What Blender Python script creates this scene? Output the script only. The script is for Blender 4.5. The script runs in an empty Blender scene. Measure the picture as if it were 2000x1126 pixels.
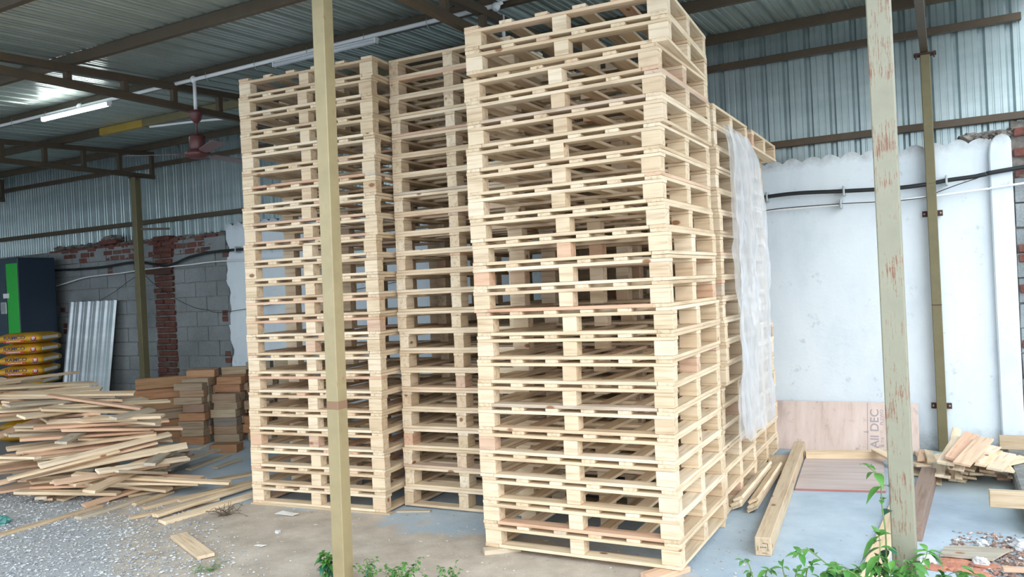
import bpy, bmesh, math, random
from mathutils import Vector, Matrix, noise
SC = bpy.context.scene
COL = SC.collection
PI = math.pi
R = math.radians

# ------------------------------------------------------------------ camera
cam_d = bpy.data.cameras.new('camera')
cam = bpy.data.objects.new('camera', cam_d)
COL.objects.link(cam)
cam_d.sensor_width = 36.0
cam_d.lens = 36.0 * 1569.4 / 2000.0
cam_d.clip_start = 0.05
cam_d.clip_end = 200
YAW, PIT, ROL = -0.49586, -0.00223, -0.04888
fw = Vector((math.sin(YAW) * math.cos(PIT), math.cos(YAW) * math.cos(PIT), math.sin(PIT)))
rt = Vector((math.cos(YAW), -math.sin(YAW), 0))
up = rt.cross(fw)
rt2 = rt * math.cos(ROL) + up * math.sin(ROL)
up2 = -rt * math.sin(ROL) + up * math.cos(ROL)
cm = Matrix((rt2, up2, -fw)).transposed().to_4x4()
cm.translation = Vector((1.288, -4.109, 1.569))
cam.matrix_world = cm
SC.camera = cam

# ------------------------------------------------------------------ light and exposure
SC.view_settings.view_transform = 'Standard'
SC.view_settings.look = 'None'
SC.view_settings.gamma = 1
SC.view_settings.use_curve_mapping = False
SC.view_settings.exposure = 0.90
world = bpy.data.worlds.new('world')
SC.world = world
world.use_nodes = True
wn = world.node_tree.nodes
wl = world.node_tree.links
wn.clear()
w_out = wn.new('ShaderNodeOutputWorld')
w_bg = wn.new('ShaderNodeBackground')
w_tc = wn.new('ShaderNodeTexCoord')
w_sep = wn.new('ShaderNodeSeparateXYZ')
w_rp = wn.new('ShaderNodeValToRGB')
wl.new(w_tc.outputs['Generated'], w_sep.inputs[0])
wl.new(w_sep.outputs['Z'], w_rp.inputs[0])
w_rp.color_ramp.elements[0].position = 0.0
w_rp.color_ramp.elements[0].color = (0.88, 0.94, 1.0, 1)
w_rp.color_ramp.elements[1].position = 0.9
w_rp.color_ramp.elements[1].color = (0.74, 0.88, 1.0, 1)
wl.new(w_rp.outputs[0], w_bg.inputs[0])
w_bg.inputs[1].default_value = 1.55
wl.new(w_bg.outputs[0], w_out.inputs[0])
sun_d = bpy.data.lights.new('sun', 'SUN')
sun_d.energy = 0.9
sun_d.angle = R(50)
sun_d.color = (1.0, 0.95, 0.86)
sun = bpy.data.objects.new('sun', sun_d)
COL.objects.link(sun)
sun.rotation_euler = Vector((-0.62, 0.62, -0.52)).to_track_quat('-Z', 'Y').to_euler()

# ------------------------------------------------------------------ helpers
def tag(o, label=None, cat=None, group=None, kind=None):
    if label: o['label'] = label
    if cat: o['category'] = cat
    if group: o['group'] = group
    if kind: o['kind'] = kind
    return o
def empty(name, loc=(0, 0, 0), rz=0, label=None, cat=None, group=None):
    o = bpy.data.objects.new(name, None)
    COL.objects.link(o)
    o.location = loc
    o.rotation_euler = (0, 0, rz)
    o.empty_display_size = 0.1
    return tag(o, label, cat, group)
def link(name, me, parent=None, loc=(0, 0, 0), rot=(0, 0, 0)):
    o = bpy.data.objects.new(name, me)
    COL.objects.link(o)
    o.location = loc
    o.rotation_euler = rot
    if parent: o.parent = parent
    return o
def to_mesh(bm, name, mat, smooth=False):
    me = bpy.data.meshes.new(name)
    bm.normal_update()
    bm.to_mesh(me)
    bm.free()
    for m in (mat if isinstance(mat, (list, tuple)) else [mat]): me.materials.append(m)
    if smooth:
        for p in me.polygons: p.use_smooth = True
    return me
def obj(name, bm, mat, parent=None, loc=(0, 0, 0), rot=(0, 0, 0), smooth=False):
    return link(name, to_mesh(bm, name, mat, smooth), parent, loc, rot)
def box(bm, c, s, rot=None, bev=0.0, mi=0, jit=0.0, rnd=None):
    hx, hy, hz = s[0] / 2, s[1] / 2, s[2] / 2
    M = rot if rot is not None else Matrix.Identity(3)
    vs = []
    for dx, dy, dz in ((-1, -1, -1), (1, -1, -1), (1, 1, -1), (-1, 1, -1), (-1, -1, 1), (1, -1, 1), (1, 1, 1), (-1, 1, 1)):
        v = Vector((dx * hx, dy * hy, dz * hz))
        if jit: v += Vector((rnd.uniform(-jit, jit), rnd.uniform(-jit, jit), rnd.uniform(-jit, jit)))
        vs.append(bm.verts.new(M @ v + Vector(c)))
    fs = [bm.faces.new([vs[i] for i in q]) for q in ((0, 3, 2, 1), (4, 5, 6, 7), (0, 1, 5, 4), (1, 2, 6, 5), (2, 3, 7, 6), (3, 0, 4, 7))]
    for f in fs: f.material_index = mi
    if bev:
        es = set()
        for f in fs: es.update(f.edges)
        r = bmesh.ops.bevel(bm, geom=list(es), offset=bev, segments=1, affect='EDGES', profile=0.5)
        for f in r['faces']: f.material_index = mi
    return vs
def thicken(bm, r0, r1, off):
    """closed thin sheet between two vertex rows, with its own thickness"""
    q0 = [bm.verts.new(v.co + off) for v in r0]; q1 = [bm.verts.new(v.co + off) for v in r1]
    for i in range(len(r0) - 1):
        bm.faces.new((r0[i], r0[i + 1], r1[i + 1], r1[i])); bm.faces.new((q0[i + 1], q0[i], q1[i], q1[i + 1]))
        bm.faces.new((r0[i + 1], r0[i], q0[i], q0[i + 1])); bm.faces.new((r1[i], r1[i + 1], q1[i + 1], q1[i]))
    for k in (0, -1): bm.faces.new((r0[k], r1[k], q1[k], q0[k]))
    bmesh.ops.recalc_face_normals(bm, faces=bm.faces[:])
def plate(bm, pts, th):
    lo = [bm.verts.new(p) for p in pts]; hi = [bm.verts.new((p[0], p[1], p[2] + th)) for p in pts]; k = len(pts)
    bm.faces.new(lo[::-1]); bm.faces.new(hi)
    for i in range(k): bm.faces.new((lo[i], lo[(i + 1) % k], hi[(i + 1) % k], hi[i]))
    bmesh.ops.recalc_face_normals(bm, faces=bm.faces[:])
def rz(a): return Matrix.Rotation(a, 3, 'Z')
def bar(bm, a, b, w, h, bev=0.0, mi=0):
    a = Vector(a); b = Vector(b); d = b - a; L = d.length; x = d / L
    upv = Vector((0, 0, 1)) if abs(x.z) < 0.95 else Vector((0, 1, 0))
    y = upv.cross(x).normalized(); z = x.cross(y)
    box(bm, (a + b) / 2, (L, w, h), Matrix((x, y, z)).transposed(), bev, mi)
def tube(bm, pts, r, n=8, caps=True, rr=None, mi=0):
    pts = [Vector(p) for p in pts]
    rings = []
    prev = None
    for i, p in enumerate(pts):
        t = (pts[min(i + 1, len(pts) - 1)] - pts[max(i - 1, 0)]).normalized()
        if prev is None:
            a = Vector((0, 0, 1)) if abs(t.z) < 0.9 else Vector((1, 0, 0))
            u = t.cross(a).normalized()
        else:
            u = (prev - t * prev.dot(t)).normalized()
        prev = u
        v = t.cross(u)
        rad = rr[i] if rr else r
        rings.append([bm.verts.new(p + (u * math.cos(k * 2 * PI / n) + v * math.sin(k * 2 * PI / n)) * rad) for k in range(n)])
    for a, b in zip(rings, rings[1:]):
        for k in range(n):
            f = bm.faces.new((a[k], a[(k + 1) % n], b[(k + 1) % n], b[k])); f.material_index = mi; f.smooth = True
    if caps:
        bm.faces.new(rings[0][::-1]).material_index = mi
        bm.faces.new(rings[-1]).material_index = mi
def lathe(bm, prof, c=(0, 0, 0), n=24):
    rings = [[bm.verts.new((c[0] + r * math.cos(k * 2 * PI / n), c[1] + r * math.sin(k * 2 * PI / n), c[2] + z)) for k in range(n)] for r, z in prof]
    for a, b in zip(rings, rings[1:]):
        for k in range(n):
            bm.faces.new((a[k], a[(k + 1) % n], b[(k + 1) % n], b[k])).smooth = True
    bm.faces.new(rings[0][::-1]); bm.faces.new(rings[-1])
def smooth_path(pts, sub=6):
    P = [Vector(p) for p in pts]; out = []
    for i in range(len(P) - 1):
        p0 = P[max(i - 1, 0)]; p1 = P[i]; p2 = P[i + 1]; p3 = P[min(i + 2, len(P) - 1)]
        for k in range(sub):
            t = k / sub
            out.append(0.5 * ((2 * p1) + (p2 - p0) * t + (2 * p0 - 5 * p1 + 4 * p2 - p3) * t * t + (3 * p1 - p0 - 3 * p2 + p3) * t ** 3))
    out.append(P[-1]); return out
def NB(): return bmesh.new()

# ------------------------------------------------------------------ materials
def new_mat(name, rough=0.7, metal=0.0):
    m = bpy.data.materials.new(name); m.use_nodes = True
    nt = m.node_tree; b = nt.nodes['Principled BSDF']
    b.inputs['Roughness'].default_value = rough
    b.inputs['Metallic'].default_value = metal
    return m, nt, b
def nd(nt, t, **kw):
    n = nt.nodes.new(t)
    for k, v in kw.items():
        if k in n.inputs: n.inputs[k].default_value = v
        else: setattr(n, k, v)
    return n
def ramp(nt, fac, stops):
    r = nt.nodes.new('ShaderNodeValToRGB')
    e = r.color_ramp.elements
    while len(e) > 1: e.remove(e[-1])
    for i, (p, c) in enumerate(stops):
        el = e[0] if i == 0 else e.new(p)
        el.position = p; el.color = (c[0], c[1], c[2], 1)
    nt.links.new(fac, r.inputs[0]); return r.outputs[0]
def mix(nt, fac, a, b, mode='MIX'):
    m = nt.nodes.new('ShaderNodeMix'); m.data_type = 'RGBA'; m.blend_type = mode
    for s, v in ((0, fac), (6, a), (7, b)):
        if isinstance(v, (int, float)): m.inputs[s].default_value = v
        elif isinstance(v, tuple): m.inputs[s].default_value = (v[0], v[1], v[2], 1)
        else: nt.links.new(v, m.inputs[s])
    return m.outputs[2]
def coords(nt, scale=(1, 1, 1), kind='Object', rand=False):
    tc = nt.nodes.new('ShaderNodeTexCoord')
    mp = nt.nodes.new('ShaderNodeMapping'); mp.inputs['Scale'].default_value = scale
    src = tc.outputs[kind]
    if rand:
        oi = nt.nodes.new('ShaderNodeObjectInfo')
        mu = nt.nodes.new('ShaderNodeMath'); mu.operation = 'MULTIPLY'; mu.inputs[1].default_value = 37.0
        nt.links.new(oi.outputs['Random'], mu.inputs[0])
        ad = nt.nodes.new('ShaderNodeVectorMath'); ad.operation = 'ADD'
        nt.links.new(src, ad.inputs[0]); nt.links.new(mu.outputs[0], ad.inputs[1]); src = ad.outputs[0]
    nt.links.new(src, mp.inputs['Vector']); return mp.outputs[0]
def noise_t(nt, vec, scale, detail=4, rough=0.55):
    n = nt.nodes.new('ShaderNodeTexNoise'); n.inputs['Scale'].default_value = scale
    n.inputs['Detail'].default_value = detail; n.inputs['Roughness'].default_value = rough
    nt.links.new(vec, n.inputs['Vector']); return n.outputs['Fac']
def bump(nt, b, h, strength=0.2, dist=0.01):
    n = nt.nodes.new('ShaderNodeBump'); n.inputs['Strength'].default_value = strength; n.inputs['Distance'].default_value = dist
    nt.links.new(h, n.inputs['Height']); nt.links.new(n.outputs[0], b.inputs['Normal'])
def plain(name, c, rough=0.7, metal=0.0):
    m, nt, b = new_mat(name, rough, metal); b.inputs['Base Color'].default_value = (c[0], c[1], c[2], 1); return m
def wood(name, tints, dark=0.60, rough=0.75, knots=True, nail=False):
    """timber with the grain along local X; every board takes its own tint"""
    m, nt, b = new_mat(name, rough)
    oi = nt.nodes.new('ShaderNodeObjectInfo')
    base = ramp(nt, oi.outputs['Random'], tints)
    v = coords(nt, (1.6, 26, 26), rand=True)
    g = noise_t(nt, v, 1.6, 5, 0.6)
    gr = ramp(nt, g, [(0.30, (dark, dark * 0.88, dark * 0.74)), (0.52, (1, 1, 1)), (1, (1, 1, 1))])
    c = mix(nt, 0.72, base, gr, 'MULTIPLY')
    v3 = coords(nt, (3, 5, 5), rand=True)
    big = noise_t(nt, v3, 1.2, 2)
    bg = ramp(nt, big, [(0.3, (0.86, 0.82, 0.78)), (0.65, (1.03, 1.01, 1.0))])
    c = mix(nt, 0.7, c, bg, 'MULTIPLY')
    if knots:
        v2 = coords(nt, (5, 9, 9), rand=True)
        vo = nt.nodes.new('ShaderNodeTexVoronoi'); vo.inputs['Scale'].default_value = 1.0
        nt.links.new(v2, vo.inputs['Vector'])
        k = ramp(nt, vo.outputs['Distance'], [(0.0, (1, 1, 1)), (0.10, (1, 1, 1)), (0.16, (0, 0, 0))])
        vc = nt.nodes.new('ShaderNodeSeparateColor'); nt.links.new(vo.outputs['Color'], vc.inputs[0])
        kk = nt.nodes.new('ShaderNodeMath'); kk.operation = 'GREATER_THAN'; kk.inputs[1].default_value = 0.80
        nt.links.new(vc.outputs[0], kk.inputs[0])
        km = nt.nodes.new('ShaderNodeMath'); km.operation = 'MULTIPLY'
        nt.links.new(k, km.inputs[0]); nt.links.new(kk.outputs[0], km.inputs[1])
        c = mix(nt, km.outputs[0], c, (0.30, 0.15, 0.08))
    nt.links.new(c, b.inputs['Base Color'])
    bump(nt, b, g, 0.25, 0.003)
    b.inputs['Specular IOR Level'].default_value = 0.25
    return m
CREAM = [(0.0, (0.72, 0.57, 0.395)), (0.22, (0.82, 0.69, 0.51)), (0.42, (0.75, 0.61, 0.43)), (0.62, (0.86, 0.745, 0.58)), (0.80, (0.69, 0.54, 0.375)), (0.90, (0.78, 0.64, 0.47)), (0.955, (0.71, 0.455, 0.32)), (0.975, (0.59, 0.54, 0.45)), (1.0, (0.72, 0.485, 0.35))]
W_PAL = wood('pale_pine', CREAM)
W_OLD = wood('weathered_pine', [(0, (0.52, 0.47, 0.38)), (0.5, (0.62, 0.54, 0.42)), (1, (0.44, 0.41, 0.35))], 0.6)
W_PINK = wood('reddish_pine', [(0, (0.72, 0.48, 0.34)), (0.5, (0.74, 0.54, 0.39)), (1, (0.64, 0.42, 0.30))], 0.7)
W_TAN = wood('tan_timber', [(0, (0.56, 0.45, 0.31)), (1, (0.62, 0.50, 0.36))], 0.65)
W_BLK = wood('used_timber', [(0, (0.42, 0.33, 0.23)), (0.25, (0.34, 0.27, 0.20)), (0.45, (0.48, 0.25, 0.13)), (0.6, (0.20, 0.18, 0.17)), (0.8, (0.50, 0.43, 0.32)), (1, (0.44, 0.22, 0.11))], 0.55)
W_RED = wood('red_timber', [(0, (0.36, 0.20, 0.11)), (1, (0.42, 0.27, 0.15))], 0.6)
W_DRK = wood('dark_timber', [(0, (0.30, 0.22, 0.18)), (1, (0.30, 0.22, 0.18))], 0.6, knots=False)
W_YEL = wood('yellow_pine', [(0, (0.74, 0.58, 0.38)), (1, (0.76, 0.60, 0.42))], 0.75)

def sheet_metal(name, c1, c2, rough, metal, axis):
    m, nt, b = new_mat(name, rough, metal)
    v = coords(nt, (0.4, 0.4, 3) if axis == 'z' else (5, 0.35, 5))
    n = noise_t(nt, v, 1.5, 5)
    c = ramp(nt, n, [(0.3, c1), (0.7, c2)])
    v2 = coords(nt, (1, 1, 1)); n2 = noise_t(nt, v2, 3.0, 6, 0.7)
    c = mix(nt, 0.5, c, ramp(nt, n2, [(0.35, (0.78, 0.78, 0.76)), (0.6, (1, 1, 1))]), 'MULTIPLY')
    nt.links.new(c, b.inputs['Base Color'])
    return m
M_WALLMETAL = sheet_metal('galvanised_wall_sheet', (0.40, 0.49, 0.51), (0.52, 0.61, 0.63), 0.30, 0.72, 'z')
M_ROOFMETAL = sheet_metal('galvanised_roof_sheet', (0.37, 0.43, 0.40), (0.49, 0.55, 0.51), 0.32, 0.5, 'y')
M_SHEET = sheet_metal('loose_galvanised_sheet', (0.42, 0.48, 0.52), (0.60, 0.67, 0.72), 0.35, 0.4, 'z')
def painted_steel(name, c, rust, amount=0.6, rough=0.5):
    m, nt, b = new_mat(name, rough)
    v = coords(nt, (6, 6, 6)); n = noise_t(nt, v, 1.3, 6, 0.65)
    v2 = coords(nt, (300, 300, 12)); n2 = noise_t(nt, v2, 1.0, 3, 0.8)
    mu = nt.nodes.new('ShaderNodeMath'); mu.operation = 'MULTIPLY'
    nt.links.new(n, mu.inputs[0]); nt.links.new(n2, mu.inputs[1])
    k = ramp(nt, mu.outputs[0], [(0.40 - 0.12 * amount, (0, 0, 0)), (0.44 - 0.12 * amount, (1, 1, 1))])
    cc = ramp(nt, n, [(0.3, tuple(x * 0.88 for x in c)), (0.7, tuple(min(1, x * 1.1) for x in c))])
    nt.links.new(mix(nt, k, cc, rust), b.inputs['Base Color'])
    return m
M_BROWN = painted_steel('rusty_brown_steel', (0.085, 0.062, 0.040), (0.15, 0.075, 0.035), 0.6)
M_OLIVE = painted_steel('olive_painted_steel', (0.40, 0.27, 0.05), (0.20, 0.11, 0.05), 0.3, 0.4)
M_DKOLIVE = painted_steel('dark_olive_steel', (0.16, 0.14, 0.07), (0.10, 0.05, 0.03), 0.3)
M_POSTL = painted_steel('ochre_painted_steel', (0.33, 0.27, 0.15), (0.22, 0.13, 0.07), 0.35, 0.38)
M_POSTR = painted_steel('sage_painted_steel', (0.27, 0.265, 0.20), (0.20, 0.09, 0.055), 0.92, 0.45)
M_WHITE = plain('white_plastic', (0.82, 0.84, 0.86), 0.4)
M_BLACK = plain('black_cable', (0.015, 0.018, 0.02), 0.5)
M_FAN = plain('maroon_enamel', (0.11, 0.035, 0.035), 0.4)
M_BLADE = plain('fan_blade_paint', (0.20, 0.13, 0.13), 0.4)
M_RUST = plain('dark_rust', (0.07, 0.035, 0.025), 0.8)
M_BOLT = plain('bolt_steel', (0.5, 0.42, 0.36), 0.4, 0.6)
M_CLIP = plain('grey_clip', (0.42, 0.47, 0.48), 0.5, 0.4)

def brick_mat():
    m, nt, b = new_mat('red_brick', 0.9)
    v = coords(nt, (1, 1, 1)); n = noise_t(nt, v, 5.0, 3); n2 = noise_t(nt, v, 38, 5, 0.7)
    c = ramp(nt, n, [(0.3, (0.09, 0.05, 0.045)), (0.5, (0.19, 0.07, 0.055)), (0.7, (0.15, 0.105, 0.09))])
    c = mix(nt, 0.7, c, ramp(nt, n2, [(0.3, (0.5, 0.5, 0.5)), (0.7, (1.2, 1.15, 1.1))]), 'MULTIPLY')
    nt.links.new(c, b.inputs['Base Color']); bump(nt, b, n2, 0.8, 0.01); return m
def block_mat():
    m, nt, b = new_mat('concrete_block', 0.92)
    v = coords(nt, (1, 1, 1)); n = noise_t(nt, v, 1.3, 4); n2 = noise_t(nt, v, 70, 5, 0.7)
    c = ramp(nt, n, [(0.3, (0.20, 0.225, 0.235)), (0.55, (0.30, 0.33, 0.345)), (0.72, (0.37, 0.40, 0.41))])
    c = mix(nt, 0.7, c, ramp(nt, n2, [(0.3, (0.6, 0.6, 0.6)), (0.7, (1.15, 1.15, 1.15))]), 'MULTIPLY')
    nt.links.new(c, b.inputs['Base Color']); bump(nt, b, n2, 0.7, 0.008); return m
def mortar_mat(name, c1, c2):
    m, nt, b = new_mat(name, 0.95)
    v = coords(nt, (1, 1, 1)); n = noise_t(nt, v, 9, 6, 0.7)
    nt.links.new(ramp(nt, n, [(0.35, c1), (0.65, c2)]), b.inputs['Base Color']); bump(nt, b, n, 1.0, 0.02); return m
M_BRICK = brick_mat()
M_BLOCK = block_mat()
M_MORTAR = mortar_mat('grey_mortar', (0.15, 0.15, 0.145), (0.30, 0.31, 0.30))
M_RUBBLE = mortar_mat('rough_rubble', (0.10, 0.09, 0.08), (0.27, 0.25, 0.23))
def plaster_mat():
    m, nt, b = new_mat('whitewashed_plaster', 0.85)
    v = coords(nt, (1, 1, 0.55)); n = noise_t(nt, v, 1.7, 6, 0.62)
    c = ramp(nt, n, [(0.30, (0.60, 0.69, 0.77)), (0.50, (0.72, 0.80, 0.87)), (0.7, (0.78, 0.86, 0.91))])
    v2 = coords(nt, (1, 1, 1)); n2 = noise_t(nt, v2, 7, 7, 0.75)
    c = mix(nt, ramp(nt, n2, [(0.60, (0, 0, 0)), (0.74, (0.8, 0.8, 0.8))]), c, (0.36, 0.38, 0.39))
    # damp grime along the top edge and the foot of the wall
    sx = nt.nodes.new('ShaderNodeSeparateXYZ'); tc = nt.nodes.new('ShaderNodeTexCoord')
    nt.links.new(tc.outputs['Object'], sx.inputs[0])
    for lo, hi in ((2.42, 2.66), (0.32, 0.0)):
        mr = nt.nodes.new('ShaderNodeMapRange'); mr.inputs[1].default_value = lo; mr.inputs[2].default_value = hi
        nt.links.new(sx.outputs['Z'], mr.inputs[0])
        mm = nt.nodes.new('ShaderNodeMath'); mm.operation = 'MULTIPLY'
        nt.links.new(mr.outputs[0], mm.inputs[0]); nt.links.new(n2, mm.inputs[1])
        c = mix(nt, ramp(nt, mm.outputs[0], [(0.18, (0, 0, 0)), (0.52, (0.85, 0.85, 0.85))]), c, (0.30, 0.31, 0.31))
    nt.links.new(c, b.inputs['Base Color']); bump(nt, b, n2, 0.35, 0.01); return m
M_PLASTER = plaster_mat()
def floor_mat():
    m, nt, b = new_mat('concrete_and_dirt_ground', 0.9)
    tc = nt.nodes.new('ShaderNodeTexCoord'); P = tc.outputs['Object']
    sx = nt.nodes.new('ShaderNodeSeparateXYZ'); nt.links.new(P, sx.inputs[0])
    n1 = noise_t(nt, P, 0.9, 6, 0.6); n2 = noise_t(nt, P, 4.5, 6, 0.65); n3 = noise_t(nt, P, 40, 5, 0.7); n4 = noise_t(nt, P, 160, 3, 0.7)
    slab = ramp(nt, n1, [(0.30, (0.30, 0.375, 0.45)), (0.5, (0.42, 0.51, 0.59)), (0.7, (0.54, 0.62, 0.69))])
    slab = mix(nt, 0.35, slab, ramp(nt, n2, [(0.35, (0.75, 0.78, 0.8)), (0.65, (1.1, 1.1, 1.08))]), 'MULTIPLY')
    dirt = ramp(nt, n2, [(0.30, (0.40, 0.345, 0.285)), (0.6, (0.57, 0.505, 0.43)), (0.75, (0.66, 0.60, 0.53))])
    dirt = mix(nt, 0.6, dirt, ramp(nt, n4, [(0.35, (0.7, 0.7, 0.7)), (0.65, (1.12, 1.12, 1.12))]), 'MULTIPLY')
    grav = ramp(nt, n4, [(0.34, (0.20, 0.21, 0.225)), (0.5, (0.40, 0.42, 0.44)), (0.66, (0.60, 0.62, 0.63))])
    def lin(ax, ay, k, w):     # ax*x + ay*y + k + noise -> 0..1
        a = nt.nodes.new('ShaderNodeVectorMath'); a.operation = 'DOT_PRODUCT'; a.inputs[1].default_value = (ax, ay, 0)
        nt.links.new(P, a.inputs[0])
        s = nt.nodes.new('ShaderNodeMath'); s.operation = 'MULTIPLY_ADD'; s.inputs[1].default_value = w; s.inputs[2].default_value = k - w * 0.5
        nt.links.new(n1, s.inputs[0])
        t = nt.nodes.new('ShaderNodeMath'); t.operation = 'ADD'; nt.links.new(a.outputs['Value'], t.inputs[0]); nt.links.new(s.outputs[0], t.inputs[1])
        u = nt.nodes.new('ShaderNodeMath'); u.operation = 'MULTIPLY_ADD'; u.inputs[1].default_value = 0.5; u.inputs[2].default_value = -0.25
        nt.links.new(n2, u.inputs[0])
        q = nt.nodes.new('ShaderNodeMath'); q.operation = 'ADD'; nt.links.new(t.outputs[0], q.inputs[0]); nt.links.new(u.outputs[0], q.inputs[1])
        return q.outputs[0]
    f_d = ramp(nt, lin(-0.05, -1.0, 0.62, 1.6), [(0.42, (0, 0, 0)), (0.56, (1, 1, 1))])   # dirt in front of the slab
    c = mix(nt, f_d, slab, dirt)
    f_g = ramp(nt, lin(-0.55, -1.0, -2.2, 1.0), [(0.42, (0, 0, 0)), (0.62, (1, 1, 1))])    # gravel front left
    c = mix(nt, f_g, c, grav)
    # moss tint on the slab at the right
    f_m = ramp(nt, lin(1.0, 0.35, -1.6, 0.5), [(0.30, (0, 0, 0)), (0.75, (0.55, 0.55, 0.55))])
    inv = nt.nodes.new('ShaderNodeMath'); inv.operation = 'SUBTRACT'; inv.inputs[0].default_value = 1.0; nt.links.new(f_d, inv.inputs[1])
    mm = nt.nodes.new('ShaderNodeMath'); mm.operation = 'MULTIPLY'; nt.links.new(f_m, mm.inputs[0]); nt.links.new(inv.outputs[0], mm.inputs[1])
    c = mix(nt, mm.outputs[0], c, (0.33, 0.38, 0.33))
    nt.links.new(c, b.inputs['Base Color'])
    bump(nt, b, n3, 0.35, 0.01); return m
M_FLOOR = floor_mat()

# ------------------------------------------------------------------ the setting
WY = 3.65       # front face of the back wall
bm = NB(); box(bm, (-5, -8, -0.05), (60, 40, 0.1)); tag(obj('floor', bm, M_FLOOR), kind='structure')

def corrugated(name, p0, udir, vdir, ndir, U, V, mat, period=0.2, rib=0.038, minor=0.006, thick=0.0015):
    """trapezoid ribbed sheet: profile along udir, extruded along vdir, ribs rise along ndir"""
    p0, u, v, n = Vector(p0), Vector(udir), Vector(vdir), Vector(ndir)
    prof = []; x = 0.0
    while x < U:
        for dx, h in ((0, 0), (0.018, rib), (0.042, rib), (0.06, 0), (0.090, 0), (0.095, minor), (0.104, minor), (0.109, 0), (0.148, 0), (0.153, minor), (0.162, minor), (0.167, 0)):
            if x + dx < U: prof.append((x + dx * period / 0.2, h))
        x += period
    prof.append((U, 0))
    bm = NB(); rows = []
    for vv in (0, V):
        rows.append([bm.verts.new(p0 + u * a + v * vv + n * h) for a, h in prof])
    thicken(bm, rows[0], rows[1], n * thick)
    return obj(name, bm, mat)
# metal cladding above the masonry; the ribs face out of the shed, valleys in
tag(corrugated('wall_back', (-13.6, WY + 0.20, 0.0), (1, 0, 0), (0, 0, 1), (0, 1, 0), 18.0, 3.93, M_WALLMETAL), kind='structure')
tag(corrugated('wall_left_added', (-13.6, -6.0, 0.0), (0, 1, 0), (0, 0, 1), (-1, 0, 0), 9.85, 3.95, M_WALLMETAL), kind='structure')  # unseen end wall, added to block light so the left interior stays dark
SL = 0.05
RZ = lambda y: 3.83 - SL * (3.6 - y)     # roof underside height
vd = Vector((0, 1, SL))
def roof(name, x0, x1, y0, y1):
    return tag(corrugated(name, (x0, y0, RZ(y0) + 0.004), (1, 0, 0), vd, (0, -SL, 1), x1 - x0, y1 - y0, M_ROOFMETAL), kind='structure')
roof('ceiling', -3.4, 2.05, -2.0, 3.95)
roof('ceiling', -13.6, -3.4, -5.6, 3.95)  # front overhang lengthened out of view to darken the left bay
# masonry
rnd = random.Random(3)
def masonry(name, x0, x1, rows, unit, hgt, mat, y=WY, t=0.12, gap=0.012, jit=0.002, skip=None, depthj=0.004, bev=0.004):
    bm = NB()
    for r in range(rows[0], rows[1]):
        off = (r % 2) * unit / 2
        x = x0 - off
        while x < x1:
            a = max(x, x0) + gap / 2; c = min(x + unit, x1) - gap / 2
            if c - a > 0.03 and not (skip and skip(a, c, r)):
                dj = rnd.uniform(-depthj, depthj)
                box(bm, ((a + c) / 2, y + t / 2 + dj, rows[2] + (r - rows[0] + 0.5) * hgt), (c - a, t, hgt - gap), None, bev, 0, jit, rnd)
            x += unit
    return bm
# grey block wall (left half of the back wall), with its mortar bed behind the faces
bm = masonry('w', -13.4, -8.76, (0, 12, 0.0), 0.42, 0.205, M_BLOCK)
bm2 = masonry('w', -8.34, -7.26, (0, 12, 0.0), 0.42, 0.205, M_BLOCK)
tmp = bpy.data.meshes.new('t'); bm2.to_mesh(tmp); bm2.free(); bm.from_mesh(tmp)
bw = tag(obj('wall_back_blocks', bm, M_BLOCK), kind='structure')
bm = NB()
box(bm, (-10.33, WY + 0.075, 1.16), (6.14, 0.12, 2.32)); obj('mortar', bm, M_MORTAR, bw)
# courses of red brick on top of the blocks, and a rough lump of rubble
bm = NB(); rub = NB()
def top_z(x):
    if x < -11.45: return 2.25
    if x < -11.2: return 2.42
    if x < -9.95: return 2.53 
    if x < -9.65: return 2.60
    return 2.50
for r in range(0, 4):
    x = -13.4 - 0.06 * (r % 2)
    while x < -7.3:
        w = rnd.choice((0.215, 0.215, 0.11)); z = 2.29 + r * 0.082
        if z < top_z(x + w / 2) and not (x < -11.4 and r > 0) and rnd.random() > 0.06 * r and x + w < -7.27:
            box(bm, (x + w / 2, WY + 0.06 + rnd.uniform(-0.012, 0.012), z), (w - 0.016, 0.12, 0.066), rz(rnd.uniform(-.03, .03)), 0.006, 0, 0.005, rnd)
        x += w
for r in range(31):      # the brick pier
    z = 0.04 + r * 0.082
    if r % 2:
        ws = ((-8.66, 0.18), (-8.46, 0.21))
    else:
        ws = ((-8.60, 0.26), (-8.43, 0.13))
    for cx, w in ws:
        cx += rnd.uniform(-0.012, 0.012)
        box(bm, (cx, WY + 0.035 + rnd.uniform(-0.02, 0.02), z), (w - 0.012, 0.13, 0.064), rz(rnd.uniform(-.05, .05)), 0.012, 0, 0.006, rnd)
for r in range(28):      # the darker brick toothing near the left corner
    z = 0.04 + r * 0.082
    box(bm, (-11.85 + rnd.uniform(-0.03, 0.03), WY + 0.05, z), (0.34 + rnd.uniform(-.06, .06), 0.13, 0.066), None, 0.008, 0, 0.005, rnd)
for x, z in ((-10.95, 1.55), (-10.9, 1.3), (-10.9, 1.21), (-10.2, 1.05), (-10.2, 0.95), (-9.75, 2.15), (-9.75, 2.07), (-7.36, 1.4), (-7.36, 1.32), (-7.34, 0.85), (-7.34, 0.76), (-7.3, 2.2)):
    box(bm, (x, WY + 0.04, z), (0.11, 0.1, 0.072), None, 0.006, 0, 0.004, rnd)
obj('brick_courses', bm, M_BRICK, bw)
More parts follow.
